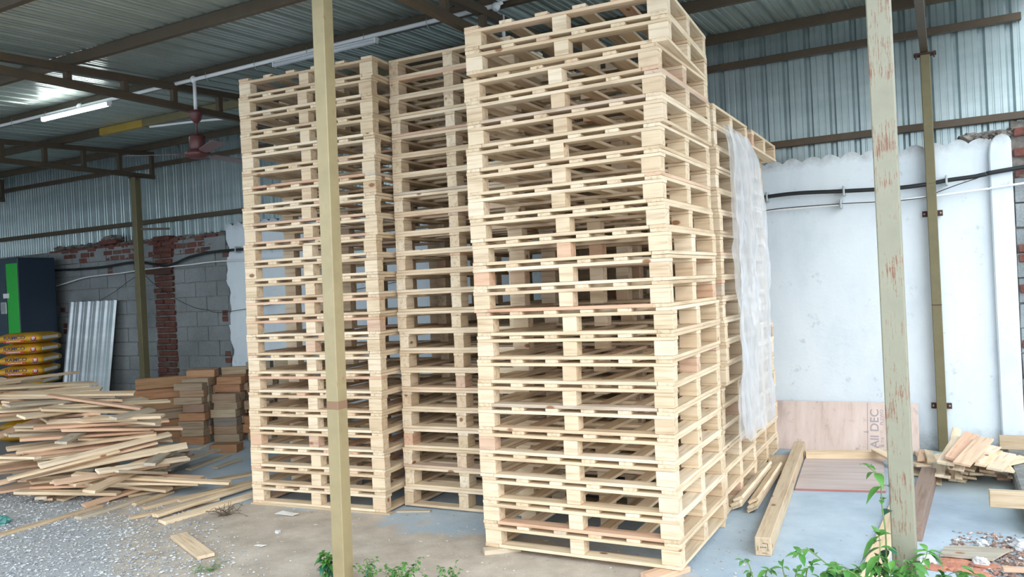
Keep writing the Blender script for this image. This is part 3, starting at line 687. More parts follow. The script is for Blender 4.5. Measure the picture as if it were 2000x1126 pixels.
# ------------------------------------------------------------------ plank heap on the left
MK = {'p': W_PAL, 'k': W_PINK, 'g': W_OLD, 'b': W_TAN}
NM = {'p': 'pale', 'k': 'reddish', 'g': 'weathered grey', 'b': 'tan'}
HEAP = [
["m",-5.279,0.004,0.0,1.178,0.0,0.282,0.1,0.022,"p"],
["m",-5.082,1.321,0.0,1.808,0.0,0.652,0.06,0.022,"g"],
["m",-4.819,1.31,0.0,1.727,0.0,0.361,0.06,0.022,"g"],
["m",-5.152,0.065,0.021,1.647,0.102,0.417,0.09,0.022,"p"],
["m",-4.463,-0.136,0.0,1.614,0.0,0.612,0.08,0.022,"g"],
["m",-4.603,-0.706,0.0,1.547,0.0,1.107,0.05,0.022,"b"],
["m",-4.391,0.163,0.0,1.683,0.0,0.395,0.05,0.022,"b"],
["m",-4.112,0.378,0.0,1.389,0.0,0.927,0.05,0.022,"b"],
["m",-3.935,0.008,0.0,1.23,0.0,0.662,0.05,0.022,"b"],
["m",-4.46,0.611,0.0,1.121,0.0,1.034,0.09,0.022,"b"],
["m",-3.839,0.234,0.023,1.568,0.0,0.966,0.07,0.022,"p"],
["m",-3.665,0.17,0.0,1.494,0.0,0.943,0.09,0.022,"p"],
["m",-3.885,0.397,0.046,1.434,0.0,0.727,0.05,0.022,"b"],
["m",-4.715,0.046,0.017,1.427,0.069,0.489,0.08,0.022,"k"],
["f",-5.678,0.194,0.0,2.265,0.0,0.73,0.07,0.022,"k"],
["f",-5.478,0.022,0.023,2.475,-0.0,0.807,0.07,0.022,"k"],
["m",-5.329,-0.107,0.046,2.326,-0.0,0.482,0.09,0.022,"g"],
["m",-5.381,-0.122,0.069,1.73,-0.0,0.348,0.11,0.022,"p"],
["f",-5.061,0.832,0.0,3.035,0.0,1.047,0.09,0.022,"g"],
["f",-5.027,0.692,0.023,2.92,0.0,1.172,0.1,0.022,"p"],
["f",-5.067,0.711,0.046,1.84,0.0,1.004,0.09,0.022,"g"],
["f",-5.187,1.03,0.069,2.273,0.0,0.886,0.07,0.022,"p"],
["m",-4.979,0.896,0.092,1.815,0.0,1.139,0.09,0.022,"g"],
["f",-4.879,0.181,0.069,0.192,-0.052,1.08,0.09,0.022,"p"],
["f",-5.027,-0.144,0.072,0.515,-0.069,0.817,0.09,0.022,"p"],
["f",-4.844,0.116,0.092,0.637,-0.047,1.218,0.1,0.022,"k"],
["f",-4.517,0.237,0.1,0.71,-0.046,0.827,0.1,0.022,"p"],
["m",-4.599,0.07,0.131,0.443,-0.047,1.221,0.07,0.022,"p"],
["m",-5.31,-0.062,0.133,1.295,-0.096,0.395,0.1,0.022,"p"],
["f",-4.548,0.311,0.123,0.288,-0.035,0.836,0.09,0.022,"k"],
["f",-4.721,0.174,0.158,1.634,-0.032,0.726,0.1,0.022,"p"],
["m",-4.391,0.156,0.16,0.442,-0.088,1.295,0.07,0.022,"p"],
["f",-4.56,0.098,0.204,2.009,0.0,1.19,0.1,0.022,"p"],
["m",-4.464,0.124,0.211,1.815,-0.258,0.579,0.04,0.022,"g"],
["m",-4.696,0.135,0.227,1.636,0.05,0.942,0.08,0.022,"p"],
["f",-5.845,0.199,0.043,1.117,0.073,1.17,0.1,0.022,"k"],
["f",-5.6,0.076,0.046,1.038,0.0,0.757,0.09,0.022,"k"],
["f",-5.651,0.134,0.119,2.213,-0.127,1.221,0.07,0.022,"k"],
["f",-5.618,0.132,0.151,0.45,0.0,0.733,0.09,0.022,"g"],
["f",-5.922,0.066,0.174,1.023,0.0,0.905,0.07,0.022,"p"],
["f",-5.807,0.289,0.197,2.172,0.0,0.801,0.09,0.022,"p"],
["f",-5.748,0.177,0.22,1.362,0.0,0.883,0.07,0.022,"k"],
["f",-5.798,0.065,0.243,0.961,0.0,0.943,0.09,0.022,"p"],
["f",-5.554,-0.075,0.22,0.864,0.0,0.8,0.07,0.022,"k"],
["m",-5.555,-0.081,0.243,1.036,0.0,0.423,0.08,0.022,"g"],
["f",-4.585,-0.04,0.236,1.285,-0.017,0.859,0.07,0.022,"k"],
["m",-4.456,0.144,0.266,1.417,-0.064,0.756,0.07,0.022,"p"],
["f",-5.375,0.061,0.266,1.053,0.0,1.204,0.09,0.022,"k"],
["f",-4.612,0.483,0.278,2.213,-0.025,1.003,0.09,0.022,"g"],
["m",-4.904,0.128,0.27,0.925,0.08,1.25,0.09,0.022,"p"],
["f",-5.704,0.126,0.272,2.501,-0.061,1.058,0.07,0.022,"g"],
["f",-5.772,0.264,0.287,2.083,-0.069,0.75,0.1,0.022,"p"],
["m",-5.556,-0.025,0.335,0.873,0.0,0.548,0.09,0.022,"p"],
["f",-5.067,0.257,0.312,0.9,-0.028,1.101,0.09,0.022,"p"],
["f",-5.035,-0.022,0.289,1.189,0.108,1.217,0.07,0.022,"k"],
["f",-5.019,-0.155,0.301,1.16,0.108,0.806,0.07,0.022,"p"],
["m",-4.933,0.164,0.362,1.277,0.086,1.033,0.08,0.022,"p"],
["f",-5.419,0.039,0.358,1.201,0.0,1.106,0.07,0.022,"k"],
["f",-5.34,-0.167,0.35,1.182,-0.025,1.191,0.07,0.022,"p"],
["m",-5.197,0.093,0.366,1.128,-0.026,0.829,0.08,0.022,"k"],
["m",-5.145,0.135,0.41,0.928,0.021,1.049,0.06,0.022,"p"],
["f",-5.096,0.446,0.387,1.148,-0.177,0.765,0.1,0.022,"p"],
["m",-5.183,0.163,0.472,1.022,-0.064,1.006,0.09,0.022,"k"],
["f",-5.759,0.256,0.329,2.832,-0.155,0.886,0.07,0.022,"p"],
["f",-5.543,0.216,0.394,1.124,0.0,0.932,0.1,0.022,"p"],
["m",-5.481,0.109,0.482,1.514,-0.144,0.898,0.09,0.022,"g"],
["f",-5.51,0.232,0.494,0.837,-0.116,0.861,0.1,0.022,"p"],
["f",-5.226,0.144,0.503,2.248,0.007,1.038,0.09,0.022,"g"],
["f",-5.008,0.366,0.494,1.118,-0.125,0.954,0.09,0.022,"k"],
["f",-5.311,0.259,0.533,0.649,-0.058,1.189,0.07,0.022,"g"],
["m",-5.098,0.245,0.555,1.053,-0.071,1.036,0.09,0.022,"k"],
["f",-5.017,0.378,0.569,0.255,-0.07,0.701,0.09,0.022,"p"],
["f",-5.417,0.43,0.529,0.689,-0.002,0.843,0.09,0.022,"p"],
["f",-5.366,0.426,0.556,0.281,0.011,0.84,0.07,0.022,"k"],
["f",-5.142,0.188,0.593,0.541,-0.006,0.754,0.07,0.022,"p"],
["m",-4.869,0.267,0.614,0.436,-0.006,0.702,0.08,0.022,"p"],
["m",-4.805,0.317,0.637,1.767,-0.001,0.45,0.08,0.022,"g"],
["f",-5.62,-0.446,0.381,3.382,0.0,1.044,0.07,0.022,"p"],
["f",-5.678,0.332,0.586,2.871,-0.109,1.217,0.09,0.022,"k"],
["f",-5.912,-0.167,0.49,1.525,0.209,1.027,0.1,0.022,"k"],
["f",-5.933,0.214,0.606,2.832,0.077,0.754,0.09,0.022,"p"],
["f",-5.746,0.254,0.615,1.447,-0.059,1.199,0.07,0.022,"p"],
["f",-5.782,-0.016,0.656,2.982,0.0,0.703,0.07,0.022,"g"],
["m",-5.639,0.072,0.673,1.574,-0.092,1.45,0.07,0.022,"k"],
["m",-5.508,0.389,0.66,1.815,-0.045,1.45,0.09,0.022,"p"],
["m",-5.456,0.172,0.699,1.296,-0.076,1.732,0.08,0.022,"p"],
["f",-5.879,0.282,0.638,2.052,-0.189,0.791,0.1,0.022,"p"],
["f",-5.851,0.443,0.643,2.346,-0.184,0.887,0.09,0.022,"p"],
["f",-5.975,0.671,0.621,1.962,-0.196,0.748,0.1,0.022,"p"],
["f",-5.852,0.645,0.666,2.926,-0.069,1.124,0.1,0.022,"k"],
["m",-5.63,0.344,0.729,1.815,-0.087,1.45,0.08,0.022,"g"],
["f",-6.204,0.253,0.65,1.418,0.077,0.8,0.07,0.022,"p"],
["f",-6.216,0.507,0.696,2.098,0.033,1.036,0.09,0.022,"k"],
["f",-6.192,0.315,0.714,2.239,0.032,0.907,0.09,0.022,"p"],
["m",-6.044,0.239,0.733,1.815,0.021,0.783,0.08,0.022,"p"],
["f",-6.154,0.256,0.756,2.103,-0.019,0.784,0.07,0.022,"k"],
["f",-6.209,0.37,0.777,0.661,-0.006,1.095,0.1,0.022,"p"],
["f",-6.27,0.354,0.801,0.967,-0.006,0.933,0.09,0.022,"p"],
["f",-5.884,0.26,0.767,0.818,-0.076,1.104,0.1,0.022,"g"],
["m",-5.897,0.259,0.792,0.749,-0.076,1.457,0.09,0.022,"p"],
["f",-6.338,0.291,0.827,2.06,-0.065,1.092,0.09,0.022,"g"],
["m",-6.132,0.269,0.854,1.65,-0.078,1.305,0.1,0.022,"p"],
["f",-6.83,0.276,0.0,1.898,0.0,1.01,0.07,0.022,"p"],
["f",-6.869,1.072,0.0,1.694,0.0,0.829,0.09,0.022,"g"],
["f",-6.921,1.126,0.023,1.594,0.0,0.973,0.09,0.022,"k"],
["f",-6.571,-0.023,0.827,1.69,0.0,1.063,0.09,0.022,"k"],
["f",-7.059,1.143,0.03,1.419,0.068,0.881,0.09,0.022,"p"],
["f",-6.911,0.558,0.043,1.87,0.046,0.864,0.09,0.022,"g"],
["f",-6.594,0.229,0.857,2.037,-0.026,1.228,0.09,0.022,"p"],
["f",-7.052,1.064,0.082,1.81,-0.045,0.958,0.1,0.022,"k"],
["f",-6.879,1.069,0.059,2.03,0.101,1.109,0.09,0.022,"k"],
["f",-6.77,0.256,0.86,1.919,0.021,0.998,0.09,0.022,"p"],
["f",-6.54,-0.067,0.888,1.809,-0.025,1.025,0.1,0.022,"p"],
["m",-6.621,0.415,0.899,1.815,-0.025,1.524,0.04,0.022,"p"],
["f",-7.152,-0.252,0.0,1.293,0.0,1.135,0.07,0.022,"p"],
["f",-7.547,-0.012,0.0,1.848,0.0,0.805,0.09,0.022,"p"],
["f",-7.56,-0.015,0.023,1.131,0.0,0.824,0.09,0.022,"p"],
["f",-6.938,-0.338,0.011,1.608,0.024,0.952,0.09,0.022,"g"],
["f",-7.31,-0.212,0.023,1.085,0.0,0.92,0.07,0.022,"p"],
["f",-7.316,-0.147,0.046,0.935,0.0,0.823,0.1,0.022,"p"],
["f",-7.175,-0.018,0.069,1.328,0.0,0.962,0.09,0.022,"p"],
["f",-7.1,-0.103,0.091,1.998,0.103,1.278,0.09,0.022,"g"],
["f",-7.537,-0.021,0.108,0.894,0.146,1.161,0.07,0.022,"g"],
["f",-7.323,-0.096,0.117,1.2,0.114,0.843,0.09,0.022,"p"],
["f",-7.413,-0.16,0.13,0.884,0.121,0.928,0.1,0.022,"g"],
["f",-7.296,-0.213,0.153,1.019,0.179,0.876,0.1,0.022,"p"],
["f",-7.221,0.036,0.226,1.078,0.18,0.939,0.1,0.022,"p"],
["f",-7.352,-0.01,0.235,1.576,0.134,0.964,0.09,0.022,"p"],
["f",-7.164,-0.027,0.267,1.047,0.135,0.984,0.1,0.022,"p"],
["f",-7.297,-0.178,0.266,0.917,0.133,0.915,0.09,0.022,"g"],
["f",-7.394,-0.201,0.283,1.209,0.133,1.083,0.1,0.022,"k"],
["f",-7.287,0.053,0.345,1.537,0.134,1.047,0.09,0.022,"p"],
["f",-7.389,-0.166,0.338,1.267,0.147,1.027,0.09,0.022,"p"],
["f",-7.338,-0.027,0.387,0.83,0.146,0.809,0.07,0.022,"k"],
["f",-7.497,-0.053,0.389,1.192,0.07,1.218,0.07,0.022,"p"],
["f",-7.34,-0.046,0.431,0.8,0.093,0.936,0.07,0.022,"k"],
["f",-7.308,0.021,0.463,1.312,0.093,1.011,0.09,0.022,"g"],
["f",-7.341,-0.125,0.475,1.143,0.091,1.102,0.07,0.022,"p"],
["f",-7.676,-0.002,0.079,1.102,-0.081,0.884,0.07,0.022,"g"],
["f",-7.322,0.086,0.517,1.095,0.09,1.196,0.09,0.022,"p"],
["f",-7.02,-0.362,0.09,0.921,0.101,0.846,0.07,0.022,"p"],
["f",-7.388,-0.105,0.524,1.519,0.101,1.098,0.09,0.022,"p"],
["f",-7.291,-0.24,0.536,1.339,0.058,1.283,0.1,0.022,"k"],
["f",-7.221,0.061,0.578,1.157,0.057,0.849,0.07,0.022,"g"],
["f",-7.381,-0.131,0.589,1.565,0.049,0.953,0.1,0.022,"p"],
["f",-7.392,0.016,0.62,1.425,0.05,1.129,0.1,0.022,"p"],
["f",-6.945,-0.258,0.129,1.394,0.093,0.923,0.09,0.022,"g"],
["f",-7.17,-0.069,0.589,1.426,0.128,1.265,0.07,0.022,"k"],
["f",-7.332,-0.04,0.641,1.601,0.05,1.039,0.07,0.022,"p"],
["f",-7.388,0.027,0.668,1.585,0.05,1.274,0.09,0.022,"p"],
["f",-7.142,0.04,0.629,1.548,0.128,1.245,0.1,0.022,"p"],
["f",-7.462,-0.092,0.685,1.04,0.057,0.91,0.1,0.022,"p"],
["f",-7.157,-0.144,0.675,1.297,0.029,1.134,0.1,0.022,"k"],
["f",-7.327,0.048,0.719,1.098,0.057,0.82,0.07,0.022,"g"],
["f",-7.382,0.041,0.741,0.528,0.057,1.076,0.07,0.022,"g"],
["f",-7.704,-0.035,0.743,0.856,-0.065,1.039,0.1,0.022,"k"],
["f",-7.522,-0.018,0.757,0.909,0.053,0.874,0.09,0.022,"p"],
["f",-6.796,-0.427,0.102,1.665,0.211,0.917,0.1,0.022,"k"],
["f",-7.559,0.023,0.782,1.079,0.051,0.861,0.1,0.022,"p"],
["f",-7.584,0.043,0.807,1.411,0.047,1.207,0.09,0.022,"p"],
["f",-6.832,-0.348,0.146,1.485,0.208,0.845,0.07,0.022,"p"],
["f",-5.275,0.264,0.658,1.351,-0.178,0.823,0.07,0.022,"p"],
["f",-7.224,0.087,0.775,1.466,0.154,0.872,0.1,0.022,"g"],
["f",-6.879,-0.412,0.16,1.638,0.208,0.864,0.1,0.022,"p"],
["f",-6.931,-0.331,0.205,1.547,0.2,0.963,0.07,0.022,"g"],
["f",-7.669,0.044,0.829,1.067,0.052,0.968,0.09,0.022,"k"],
["f",-6.966,-0.373,0.223,1.446,0.201,0.839,0.09,0.022,"k"],
["f",-6.936,-0.4,0.245,1.45,0.202,1.022,0.1,0.022,"p"],
["f",-5.382,0.369,0.719,0.577,-0.209,0.811,0.07,0.022,"k"],
["f",-6.926,-0.385,0.275,1.496,0.201,0.822,0.1,0.022,"p"],
["f",-6.98,-0.403,0.295,1.34,0.201,0.956,0.07,0.022,"p"],
["f",-7.193,0.112,0.807,1.143,0.142,0.82,0.1,0.022,"p"],
["f",-6.929,-0.424,0.32,1.416,0.209,0.814,0.07,0.022,"k"],
["f",-6.935,-0.328,0.367,1.56,0.21,1.031,0.09,0.022,"p"],
["f",-5.935,1.272,0.0,0.501,0.0,0.933,0.09,0.022,"k"],
["f",-6.962,-0.258,0.406,1.456,0.211,0.977,0.07,0.022,"p"],
["f",-6.967,-0.257,0.434,1.597,0.214,0.828,0.07,0.022,"p"],
["f",-5.582,1.262,0.079,0.164,0.13,0.853,0.09,0.022,"g"],
["f",-6.931,-0.218,0.466,1.59,0.216,0.873,0.1,0.022,"k"],
["f",-7.315,0.091,0.822,1.516,0.078,1.15,0.1,0.022,"p"],
["f",-7.002,-0.283,0.479,1.487,0.214,0.845,0.07,0.022,"k"]]
VIS = ["short pale plank on the middle of the heap, lowest such", "medium weathered grey plank on the far right of the heap, topmost such", "short weathered grey plank on the far right of the heap", "short pale plank on the middle of the heap, topmost such", "medium weathered grey plank on the middle of the heap", "medium tan plank on the left of the heap", "short tan plank on the right of the heap", "medium tan plank on the far right of the heap, third such from top", "medium tan plank on the far right of the heap, lowest such", "medium tan plank on the far right of the heap, topmost such", "medium pale plank on the far right of the heap, topmost such", "medium pale plank on the far right of the heap, lowest such", "medium tan plank on the far right of the heap, second such from top", "short reddish plank on the middle of the heap", "short weathered grey plank on the left of the heap, lowest such", "short pale plank on the left of the heap, lowest such", "medium weathered grey plank on the far right of the heap, lowest such", "long pale plank on the right of the heap, lowest such", "short pale plank on the left of the heap, second such from top", "long pale plank on the right of the heap, topmost such", "short weathered grey plank on the right of the heap, lowest such", "medium pale plank on the right of the heap, lowest such", "short weathered grey plank on the left of the heap, topmost such", "medium pale plank on the right of the heap, topmost such", "long pale plank on the middle of the heap, lowest such", "short pale plank on the left of the heap, topmost such", "medium pale plank on the middle of the heap, lowest such", "medium reddish plank on the middle of the heap, lowest such", "medium pale plank on the middle of the heap, second such from top", "medium reddish plank on the middle of the heap, second such from top", "medium weathered grey plank on the left of the heap", "medium reddish plank on the middle of the heap, topmost such", "medium pale plank on the middle of the heap, topmost such", "short weathered grey plank on the right of the heap, topmost such", "long reddish plank on the left of the heap", "long pale plank on the middle of the heap, second such from top", "long pale plank on the middle of the heap, topmost such", "long weathered grey plank on the middle of the heap", "medium pale plank on the left of the heap", "long pale plank on the left of the heap, lowest such", "long pale plank on the left of the heap, second such from top", "long pale plank on the left of the heap, topmost such"]
FILL = ["reddish plank within the heap, bottom layers at centre, first from left", "reddish plank within the heap, bottom layers at left, fourth from left", "weathered grey plank within the heap, bottom layers at right, second from left", "pale plank within the heap, bottom layers at right, third from left", "weathered grey plank within the heap, bottom layers at right, first from left", "pale plank within the heap, bottom layers at right, fourth from left", "pale plank within the heap, bottom layers at right, first from left", "pale plank within the heap, bottom layers at centre, second from left", "reddish plank within the heap, bottom layers at centre, fifth from left", "pale plank within the heap, bottom layers at right, second from left", "reddish plank within the heap, lower layers at right, second from left", "pale plank within the heap, lower layers at right, first from left", "pale plank within the heap, lower layers at right, second from left", "reddish plank within the heap, bottom layers at left, first from left", "reddish plank within the heap, bottom layers at left, second from left", "reddish plank within the heap, bottom layers at left, third from left", "weathered grey plank within the heap, lower layers at left, second from left", "pale plank within the heap, lower layers at left, first from left", "pale plank within the heap, lower layers at centre, second from left", "reddish plank within the heap, lower layers at left, second from left", "pale plank within the heap, lower layers at left, second from left", "reddish plank within the heap, lower layers at left, first from left", "reddish plank within the heap, lower layers at right, first from left", "reddish plank within the heap, lower layers at centre, first from left", "weathered grey plank within the heap, lower layers at right", "weathered grey plank within the heap, lower layers at left, first from left", "pale plank within the heap, lower layers at centre, first from left", "pale plank within the heap, middle layers at centre, fifth from left", "reddish plank within the heap, lower layers at centre, second from left", "pale plank within the heap, middle layers at centre, second from left", "reddish plank within the heap, middle layers at centre", "pale plank within the heap, middle layers at left", "pale plank within the heap, middle layers at right", "pale plank within the heap, middle layers at centre, first from left", "pale plank within the heap, middle layers at centre, third from left", "pale plank within the heap, middle layers at centre, fourth from left", "weathered grey plank within the heap, upper layers at centre, first from left", "reddish plank within the heap, middle layers at right", "weathered grey plank within the heap, upper layers at centre, second from left", "pale plank within the heap, upper layers at right", "pale plank within the heap, upper layers at centre, sixth from left", "reddish plank within the heap, upper layers at centre, fourth from left", "pale plank within the heap, upper layers at centre, fifth from left", "pale plank within the heap, middle layers beyond the left edge, eighth from left", "reddish plank within the heap, upper layers at centre, first from left", "reddish plank within the heap, middle layers beyond the left edge, sixth from left", "pale plank within the heap, upper layers at left, fifth from left", "pale plank within the heap, upper layers at centre, first from left", "weathered grey plank within the heap, upper layers at left, second from left", "pale plank within the heap, upper layers at left, sixth from left", "pale plank within the heap, upper layers at centre, second from left", "pale plank within the heap, upper layers at centre, third from left", "reddish plank within the heap, upper layers at centre, second from left", "pale plank within the heap, upper layers at left, first from left", "reddish plank within the heap, upper layers at left, second from left", "pale plank within the heap, upper layers at left, third from left", "reddish plank within the heap, upper layers at left, first from left", "pale plank within the heap, upper layers at left, fourth from left", "pale plank within the heap, upper layers at left, second from left", "weathered grey plank within the heap, upper layers at left, third from left", "weathered grey plank within the heap, upper layers at left, first from left", "pale plank within the heap, bottom layers beyond the left edge, ninth from left", "weathered grey plank within the heap, bottom layers at centre", "reddish plank within the heap, bottom layers at centre, fourth from left", "reddish plank within the heap, upper layers beyond the left edge, sixth from left", "pale plank within the heap, bottom layers at centre, first from left", "weathered grey plank within the heap, bottom layers at left", "pale plank within the heap, upper layers beyond the left edge, sixteenth from left", "reddish plank within the heap, bottom layers at centre, second from left", "reddish plank within the heap, bottom layers at centre, third from left", "pale plank within the heap, upper layers beyond the left edge, fifteenth from left", "pale plank within the heap, upper layers beyond the left edge, fourteenth from left", "pale plank within the heap, bottom layers beyond the left edge, third from left", "pale plank within the heap, bottom layers beyond the left edge, sixth from left", "pale plank within the heap, bottom layers beyond the left edge, fifth from left", "weathered grey plank within the heap, bottom layers beyond the left edge, second from left", "pale plank within the heap, bottom layers beyond the left edge, second from left", "pale plank within the heap, bottom layers beyond the left edge, fourth from left", "pale plank within the heap, bottom layers beyond the left edge, eighth from left", "weathered grey plank within the heap, bottom layers beyond the left edge, fourth from left", "weathered grey plank within the heap, bottom layers beyond the left edge, third from left", "pale plank within the heap, bottom layers beyond the left edge, seventh from left", "weathered grey plank within the heap, lower layers beyond the left edge, first from left", "pale plank within the heap, lower layers beyond the left edge, fifth from left", "pale plank within the heap, lower layers beyond the left edge, ninth from left", "pale plank within the heap, lower layers beyond the left edge, seventh from left", "pale plank within the heap, lower layers beyond the left edge, eighth from left", "weathered grey plank within the heap, lower layers beyond the left edge, second from left", "reddish plank within the heap, lower layers beyond the left edge, first from left", "pale plank within the heap, middle layers beyond the left edge, seventh from left", "pale plank within the heap, middle layers beyond the left edge, first from left", "reddish plank within the heap, middle layers beyond the left edge, fourth from left", "pale plank within the heap, middle layers beyond the left edge, fourth from left", "reddish plank within the heap, middle layers beyond the left edge, third from left", "weathered grey plank within the heap, middle layers beyond the left edge", "pale plank within the heap, middle layers beyond the left edge, third from left", "weathered grey plank within the heap, bottom layers beyond the left edge, first from left", "pale plank within the heap, upper layers beyond the left edge, eleventh from left", "pale plank within the heap, bottom layers beyond the left edge, first from left", "pale plank within the heap, upper layers beyond the left edge, third from left", "reddish plank within the heap, upper layers beyond the left edge, first from left", "weathered grey plank within the heap, upper layers beyond the left edge, third from left", "pale plank within the heap, upper layers beyond the left edge, second from left", "pale plank within the heap, upper layers beyond the left edge, eighth from left", "weathered grey plank within the heap, lower layers beyond the left edge, fourth from left", "reddish plank within the heap, upper layers beyond the left edge, fifth from left", "pale plank within the heap, upper layers beyond the left edge, seventh from left", "pale plank within the heap, upper layers beyond the left edge, ninth from left", "pale plank within the heap, upper layers beyond the left edge, twelfth from left", "pale plank within the heap, upper layers beyond the left edge, first from left", "reddish plank within the heap, upper layers beyond the left edge, fourth from left", "weathered grey plank within the heap, upper layers beyond the left edge, second from left", "weathered grey plank within the heap, upper layers beyond the left edge, first from left", "reddish plank within the heap, upper layers beyond the left edge, second from left", "pale plank within the heap, upper layers beyond the left edge, fourth from left", "reddish plank within the heap, bottom layers beyond the left edge", "pale plank within the heap, upper layers beyond the left edge, fifth from left", "pale plank within the heap, upper layers beyond the left edge, sixth from left", "pale plank within the heap, lower layers beyond the left edge, sixth from left", "pale plank within the heap, upper layers at centre, fourth from left", "weathered grey plank within the heap, upper layers beyond the left edge, fourth from left", "pale plank within the heap, lower layers beyond the left edge, third from left", "weathered grey plank within the heap, lower layers beyond the left edge, third from left", "reddish plank within the heap, upper layers beyond the left edge, third from left", "reddish plank within the heap, lower layers beyond the left edge, second from left", "pale plank within the heap, lower layers beyond the left edge, second from left", "reddish plank within the heap, upper layers at centre, third from left", "pale plank within the heap, lower layers beyond the left edge, fourth from left", "pale plank within the heap, lower layers beyond the left edge, first from left", "pale plank within the heap, upper layers beyond the left edge, thirteenth from left", "reddish plank within the heap, middle layers beyond the left edge, first from left", "pale plank within the heap, middle layers beyond the left edge, second from left", "reddish plank within the heap, bottom layers at right", "pale plank within the heap, middle layers beyond the left edge, sixth from left", "pale plank within the heap, middle layers beyond the left edge, fifth from left", "weathered grey plank within the heap, bottom layers at right, third from left", "reddish plank within the heap, middle layers beyond the left edge, fifth from left", "pale plank within the heap, upper layers beyond the left edge, tenth from left", "reddish plank within the heap, middle layers beyond the left edge, second from left"]
fi = 0
_r = random.Random(8)
vi = 0
def plank(row, lab, group, name='plank'):
    kind, x, y, z, yaw, k, L, w, t, c = row
    bm = NB(); box(bm, (0, 0, t / 2 + 0.001), (L, w, t - 0.001), None, 0.002, 0, 0.003, _r)
    if L > 1.0:     # a slight bow
        bw = _r.uniform(-0.004, 0.004)
        bmesh.ops.subdivide_edges(bm, edges=[e for e in bm.edges if abs((e.verts[0].co - e.verts[1].co).x) > L * 0.5], cuts=3)
        for v in bm.verts: v.co.y += bw * (1 - (2 * v.co.x / L) ** 2) * 3
    ro = R(_r.uniform(4, 16)) if z > 0.10 else R(_r.uniform(0, 7))
    o = obj(name, bm, MK[c], None, (x, y, z + 0.35 * w * math.sin(ro)), (ro, -math.atan(k), yaw))
    return tag(o, lab, 'plank', group)
for row in HEAP:
    if row[0] == 'f':
        plank(row, FILL[fi], 'planks buried in the heap, %s ones' % NM[row[9]]); fi += 1
    else:
        plank(row, VIS[vi], 'planks on top of the loose heap'); vi += 1
HEAP2 = [
["m",1.333,2.681,0.0,1.427,0.0,0.4,0.09,0.02,"p"],
["m",1.357,2.703,0.021,1.642,0.0,0.4,0.09,0.02,"p"],
["m",1.447,2.736,0.042,1.855,0.0,0.4,0.09,0.02,"p"],
["m",1.551,2.821,0.0,1.781,0.0,0.4,0.09,0.02,"p"],
["m",1.652,2.73,0.019,1.461,-0.093,0.4,0.05,0.02,"p"],
["m",1.246,2.809,0.0,1.492,0.0,0.463,0.05,0.02,"p"],
["m",0.972,2.767,0.0,1.932,0.0,0.4,0.09,0.02,"p"],
["m",1.38,2.662,0.063,1.752,0.0,0.4,0.09,0.02,"p"],
["m",1.479,2.658,0.084,1.577,0.0,0.4,0.09,0.02,"p"],
["m",1.281,2.67,0.065,1.486,0.234,0.45,0.05,0.02,"p"],
["m",1.318,2.636,0.089,1.498,0.201,0.477,0.05,0.02,"p"],
["f",1.145,2.565,0.0,1.584,0.0,0.42,0.09,0.02,"p"],
["f",1.16,2.563,0.036,1.807,-0.072,0.42,0.09,0.02,"p"],
["m",1.171,2.535,0.061,1.545,-0.074,0.55,0.1,0.02,"p"],
["m",1.04,2.72,0.054,1.77,-0.16,0.419,0.1,0.02,"p"],
["f",1.117,3.161,0.0,1.144,0.0,0.42,0.09,0.02,"p"],
["f",1.049,3.219,0.021,1.647,-0.1,0.42,0.09,0.02,"p"],
["m",1.057,3.024,0.062,1.576,-0.068,0.55,0.06,0.02,"p"],
["m",1.355,2.604,0.111,1.494,0.184,0.4,0.05,0.02,"p"],
["m",1.117,2.831,0.097,1.63,-0.068,0.55,0.06,0.02,"p"],
["m",1.579,2.609,0.105,1.657,0.0,0.4,0.1,0.02,"p"],
["f",1.616,2.615,0.126,0.956,0.0,0.42,0.09,0.02,"p"],
["m",1.575,2.524,0.147,1.364,0.0,0.55,0.1,0.02,"p"],
["m",1.499,2.536,0.168,1.34,0.0,0.55,0.07,0.02,"p"],
["m",1.403,2.685,0.15,1.391,0.186,0.55,0.1,0.02,"p"],
["f",1.335,2.596,0.155,1.226,0.183,0.42,0.09,0.02,"p"],
["m",1.314,2.565,0.174,1.476,0.186,0.55,0.1,0.02,"p"],
["m",1.473,2.568,0.189,1.286,0.0,0.55,0.08,0.02,"p"],
["m",1.282,2.758,0.232,1.478,0.159,0.55,0.06,0.02,"p"],
["m",1.28,2.5,0.215,1.369,0.159,0.55,0.11,0.02,"p"],
["m",1.336,2.502,0.242,1.322,0.159,0.55,0.1,0.02,"p"],
["m",1.404,2.359,0.247,1.262,0.159,0.55,0.11,0.02,"p"]]
V2 = ["short board low in the wall pile, third from left at that level", "short board low in the wall pile, fourth from left at that level", "short board low in the wall pile, fifth from left at that level", "short board low in the wall pile, sixth from left at that level", "short board low in the wall pile, rightmost at that level", "short board low in the wall pile, second from left at that level", "short board low in the wall pile, leftmost at that level", "short board mid height in the wall pile, eighth from left at that level", "short board mid height in the wall pile, ninth from left at that level", "short board mid height in the wall pile, fifth from left at that level", "short board mid height in the wall pile, sixth from left at that level", "short board mid height in the wall pile, fourth from left at that level", "short board mid height in the wall pile, leftmost at that level", "short board mid height in the wall pile, second from left at that level", "short board mid height in the wall pile, seventh from left at that level", "short board mid height in the wall pile, third from left at that level", "short board mid height in the wall pile, rightmost at that level", "short board high in the wall pile, rightmost at that level", "short board high in the wall pile, eighth from left at that level", "short board high in the wall pile, fifth from left at that level", "short board high in the wall pile, third from left at that level", "short board high in the wall pile, seventh from left at that level", "short board high in the wall pile, leftmost at that level", "short board high in the wall pile, second from left at that level", "short board high in the wall pile, fourth from left at that level", "short board high in the wall pile, sixth from left at that level"]
